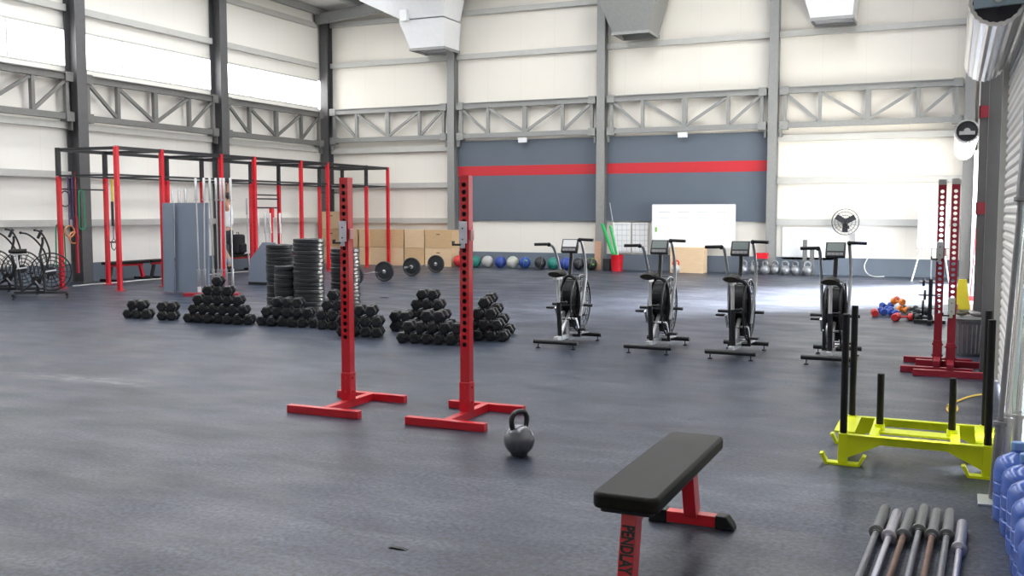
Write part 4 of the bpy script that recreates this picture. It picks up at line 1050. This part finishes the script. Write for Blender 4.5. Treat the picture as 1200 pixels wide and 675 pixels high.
# wet floor sign and broom
p = G(1127, 362); t = thing('floor_sign', 'yellow folding floor sign in the sunlight by the open door', 'floor sign', (p.x, p.y, 0))
for q in (-1, 1):
    pn = MB().prism([(-.12, 0), (.12, 0), (.06, .48), (-.06, .48)], 'y', -.008, .008).build('panel', M['signy'], t, bevel=.003); pn.location = (0, q*.09, 0); pn.rotation_euler.x = q*math.radians(10)
p = G(1137, 352); tag(MB().tube([(p.x, p.y, .05), (p.x+.06, p.y+.25, 1.3)], .014, 8).box((p.x, p.y, .04), (.26, .06, .08)).build('broom', M['redpl']), 'red-handled broom standing behind the yellow floor sign', 'broom')
# small coloured vinyl dumbbells heaped on the floor
def small_db(m1):
    t = thing('small_dumbbell', '', 'dumbbell', group='small coloured dumbbells heaped on the floor')
    for q in (-1, 1): MB().lathe([(.03, 0), (.05, .01), (.055, .03), (.055, .05), (.045, .065)], 12, (q, 0, 0), (q*.05, 0, 0)).build('head', M[m1], t)
    MB().cyl((-.055, 0, 0), (.055, 0, 0), .016, 10).build('handle', M[m1], t); return t
PR = {k_: small_db(k_) for k_ in ('toyr', 'toyb', 'toyo', 'ball_k')}; used = set()
lay = [('toyr', 1025, 371, 0), ('toyb', 1034, 369, 0), ('toyb', 1042, 367, 0), ('toyb', 1047, 371, 0), ('toyr', 1050, 376, 0), ('toyr', 1059, 376, 0), ('toyo', 1052, 366, .11), ('toyo', 1059, 367, 0), ('toyr', 1050, 363, .10), ('ball_k', 1066, 374, 0), ('ball_k', 1074, 376, 0), ('ball_k', 1082, 377, 0), ('ball_k', 1071, 369, 0), ('ball_k', 1080, 370, 0), ('ball_k', 1066, 366, .0), ('toyb', 1039, 362, .0)]
cn_ = {'toyr': 'red', 'toyb': 'blue', 'toyo': 'orange', 'ball_k': 'black'}; cnt = {}
for k_, x, y, z in lay:
    c = PR[k_] if k_ not in used else copy_tree(PR[k_]); used.add(k_); cnt[k_] = cnt.get(k_, 0)+1
    g = G(x, y); c.location = (g.x, g.y, .056+z); c.rotation_euler = (0, 0, random.uniform(0, 3)); c['label'] = '%s small dumbbell in the heap left of the dark red stands, %s one' % (cn_[k_], ORD[cnt[k_]-1])
p = G(1089, 381); t = thing('weight_tree', 'low black weight tree half hidden behind the dark red stands', 'weight rack', (p.x, p.y+.15, 0))
MB().bar((0, -.2, .03), (0, .2, .03), .05, .05).bar((-.2, 0, .03), (.2, 0, .03), .05, .048).build('base', M['black'], t); MB().bar((0, 0, .055), (0, 0, .62), .05, .05).build('mast', M['black'], t)
for z in (.22, .40, .58):
    pg = MB().cyl((-.15, 0, z), (.15, 0, z), .014, 10).build('peg', M['steel'], t)
for i, (dx, z, r_) in enumerate(((-.09, .22, .11), (.09, .22, .11), (-.09, .58, .06), (-.07, .40, .07))):
    o = MB().lathe([(.0145, 0), (r_, 0), (r_, .03), (.0145, .03), (.0145, 0)], 24, (1, 0, 0), (-.015, 0, 0)).build('weight_plate', M['rubber_g']); o.location = t.location+Vector((dx, 0, z)); tag(o, 'small black plate on the low weight tree, %s peg' % ('bottom left', 'bottom right', 'top left', 'middle left')[i], 'weight plate', 'plates on the weight tree')
p = PY(1092, 331, 15.6); q = G(1092, 372)
# yellow rope by the sled
r0 = G(1112, 484); pts = smooth_path([G(1150, 462, .01), G(1135, 465, .01), G(1122, 470, .01), G(1114, 474, .01), G(1110, 480, .01), G(1116, 484, .01), G(1122, 479, .012), G(1117, 472, .02), G(1110, 476, .02)], 6)
tag(MB().tube(pts, .008, 8).build('yellow_rope', M['yellowb']), 'thin yellow rope loosely knotted on the floor behind the sled', 'rope')
# dark wedge drawn for the open, shaded gap in the foreground floor joint
p = G(467, 643); tag(MB().prism([(-.05, 0), (.05, .0), (.02, .006), (-.03, .006)], 'y', -.012, .012).build('dark_wedge', M['rubber'], loc=(p.x, p.y, .0)), 'dark wedge standing for the open gap in the foreground floor joint', 'mat scrap')
p = G(358, 603)
p = G(451, 349); tag(MB().prism([(-.10, 0), (.10, 0), (.05, .012), (-.06, .010)], 'y', -.03, .03).build('dark_wedge', M['rubber'], loc=(p.x, p.y, .0)), 'thin black mat scrap on the floor behind the dumbbells', 'mat scrap')

# ================================================================ PERSON hanging from the rig
def skin_obj(name, verts, edges, rad, m, parent, sub=2, root=0):
    me = bpy.data.meshes.new(name); me.from_pydata(verts, edges, []); o = bpy.data.objects.new(name, me); COL.objects.link(o); o.parent = parent
    me.materials.append(m)
    sk = o.modifiers.new('skin', 'SKIN'); sk.use_smooth_shade = True
    for i, r_ in enumerate(rad): me.skin_vertices[0].data[i].radius = (r_, r_) if not isinstance(r_, tuple) else r_; me.skin_vertices[0].data[i].use_root = (i == root)
    if sub: s_ = o.modifiers.new('sub', 'SUBSURF'); s_.levels = sub; s_.render_levels = sub
    return o
pp = PX(266, 250, RB); ph = thing('person', 'person in white top and black shorts hanging by both hands from the rig bar', 'person', (RB, pp.y, 0), math.radians(-60))
# local frame: x sideways, -y towards the viewer; the bar is at z = RM
V = [(0, 0, 1.13), (0, 0, 1.28), (0, .01, 1.46), (0, .01, 1.64), (0, 0, 1.73), (0, -.01, 1.81), (0, -.02, 1.91)]
E_ = [(0, 1), (1, 2), (2, 3), (3, 4), (4, 5), (5, 6)]; Rr = [.13, .115, .13, .12, .052, .075, .075]
def addchain(start, pts, rs):
    k_ = start
    for q_, r_ in zip(pts, rs): V.append(q_); Rr.append(r_); E_.append((k_, len(V)-1)); k_ = len(V)-1
for q in (-1, 1):
    addchain(3, [(q*.17, .01, 1.69), (q*.27, -.03, 1.90), (q*.235, -.01, 2.06), (q*.225, 0, 2.16), (q*.225, -.01, 2.21)], [.058, .045, .036, .028, .035])
    addchain(0, [(q*.09, 0, 1.06), (q*.11, -.12+.03*q, .68), (q*.11, .06, .29), (q*.11, .05, .21), (q*.12, -.08, .12)], [.09, .062, .042, .038, .03])
body = skin_obj('body', V, E_, Rr, M['skin'], ph)
skin_obj('tank_top', [(0, 0, 1.10), (0, 0, 1.26), (0, .01, 1.45), (0, .01, 1.62), (-.13, .01, 1.69), (.13, .01, 1.69)], [(0, 1), (1, 2), (2, 3), (3, 4), (3, 5)], [.165, .165, .175, .16, .08, .08], M['shirt'], ph)
skin_obj('shorts', [(0, 0, 1.17), (0, 0, 1.07), (-.1, -.04, .88), (.1, -.02, .88), (-.11, -.08, .76), (.11, -.06, .76)], [(0, 1), (1, 2), (1, 3), (2, 4), (3, 5)], [.18, .175, .12, .12, .115, .115], M['shorts'], ph)
for q in (-1, 1):
    skin_obj('sock', [(q*.11, .0, .42), (q*.11, .05, .30), (q*.11, .05, .21)], [(0, 1), (1, 2)], [.052, .048, .045], M['sock'], ph, root=0)
    skin_obj('shoe', [(q*.11, .075, .19), (q*.115, .01, .16), (q*.12, -.12, .10)], [(0, 1), (1, 2)], [.052, .05, .042], M['shorts'], ph)
    for fi in range(4):
        fx = q*.225+(fi-1.5)*.021
        MB().tube([(fx, .0, 2.225), (fx, -.032, 2.245), (fx, -.034, 2.275), (fx, -.01, 2.297), (fx, .022, 2.29)], .0095, 8).build('finger', M['skin'], ph)
    MB().tube([(q*.19, .015, 2.215), (q*.185, .034, 2.24), (q*.19, .032, 2.262)], .011, 8).build('thumb', M['skin'], ph)
MB().lathe([(.098*math.sin(a), .11*-math.cos(a)) for a in [math.radians(q) for q in range(60, 181, 10)]], 20, o=(0, .012, 1.915)).build('hair', M['hair'], ph)
MB().sphere((0, -.115, 1.87), .016, 8).build('nose', M['skin'], ph)
for q in (-1, 1):
    MB().sphere((q*.092, 0, 1.87), .022, 8).build('ear', M['skin'], ph); MB().sphere((q*.032, -.098, 1.895), .011, 8).build('eye', M['hair'], ph)
MB().box((0, -.104, 1.832), (.045, .008, .01)).build('mouth', M['dred'], ph)
# backpack on the bench beside the person
p = PX(279, 300, -16.95); t = thing('backpack', 'black backpack resting on the bench beside the hanging person', 'bag', (p.x+.0, p.y, .442))
MB().prism(rrect(.28, .34, .08), 'z', 0, .52).build('bag_body', M['shorts'], t, bevel=.06); MB().prism(rrect(.10, .24, .04), 'z', .05, .28).build('front_pocket', M['shorts'], t, bevel=.03).location = (.16, 0, 0)
MB().tube([(0, -.05, .51), (0, -.03, .57), (0, .03, .57), (0, .05, .51)], .01, 8).build('carry_loop', M['shorts'], t)
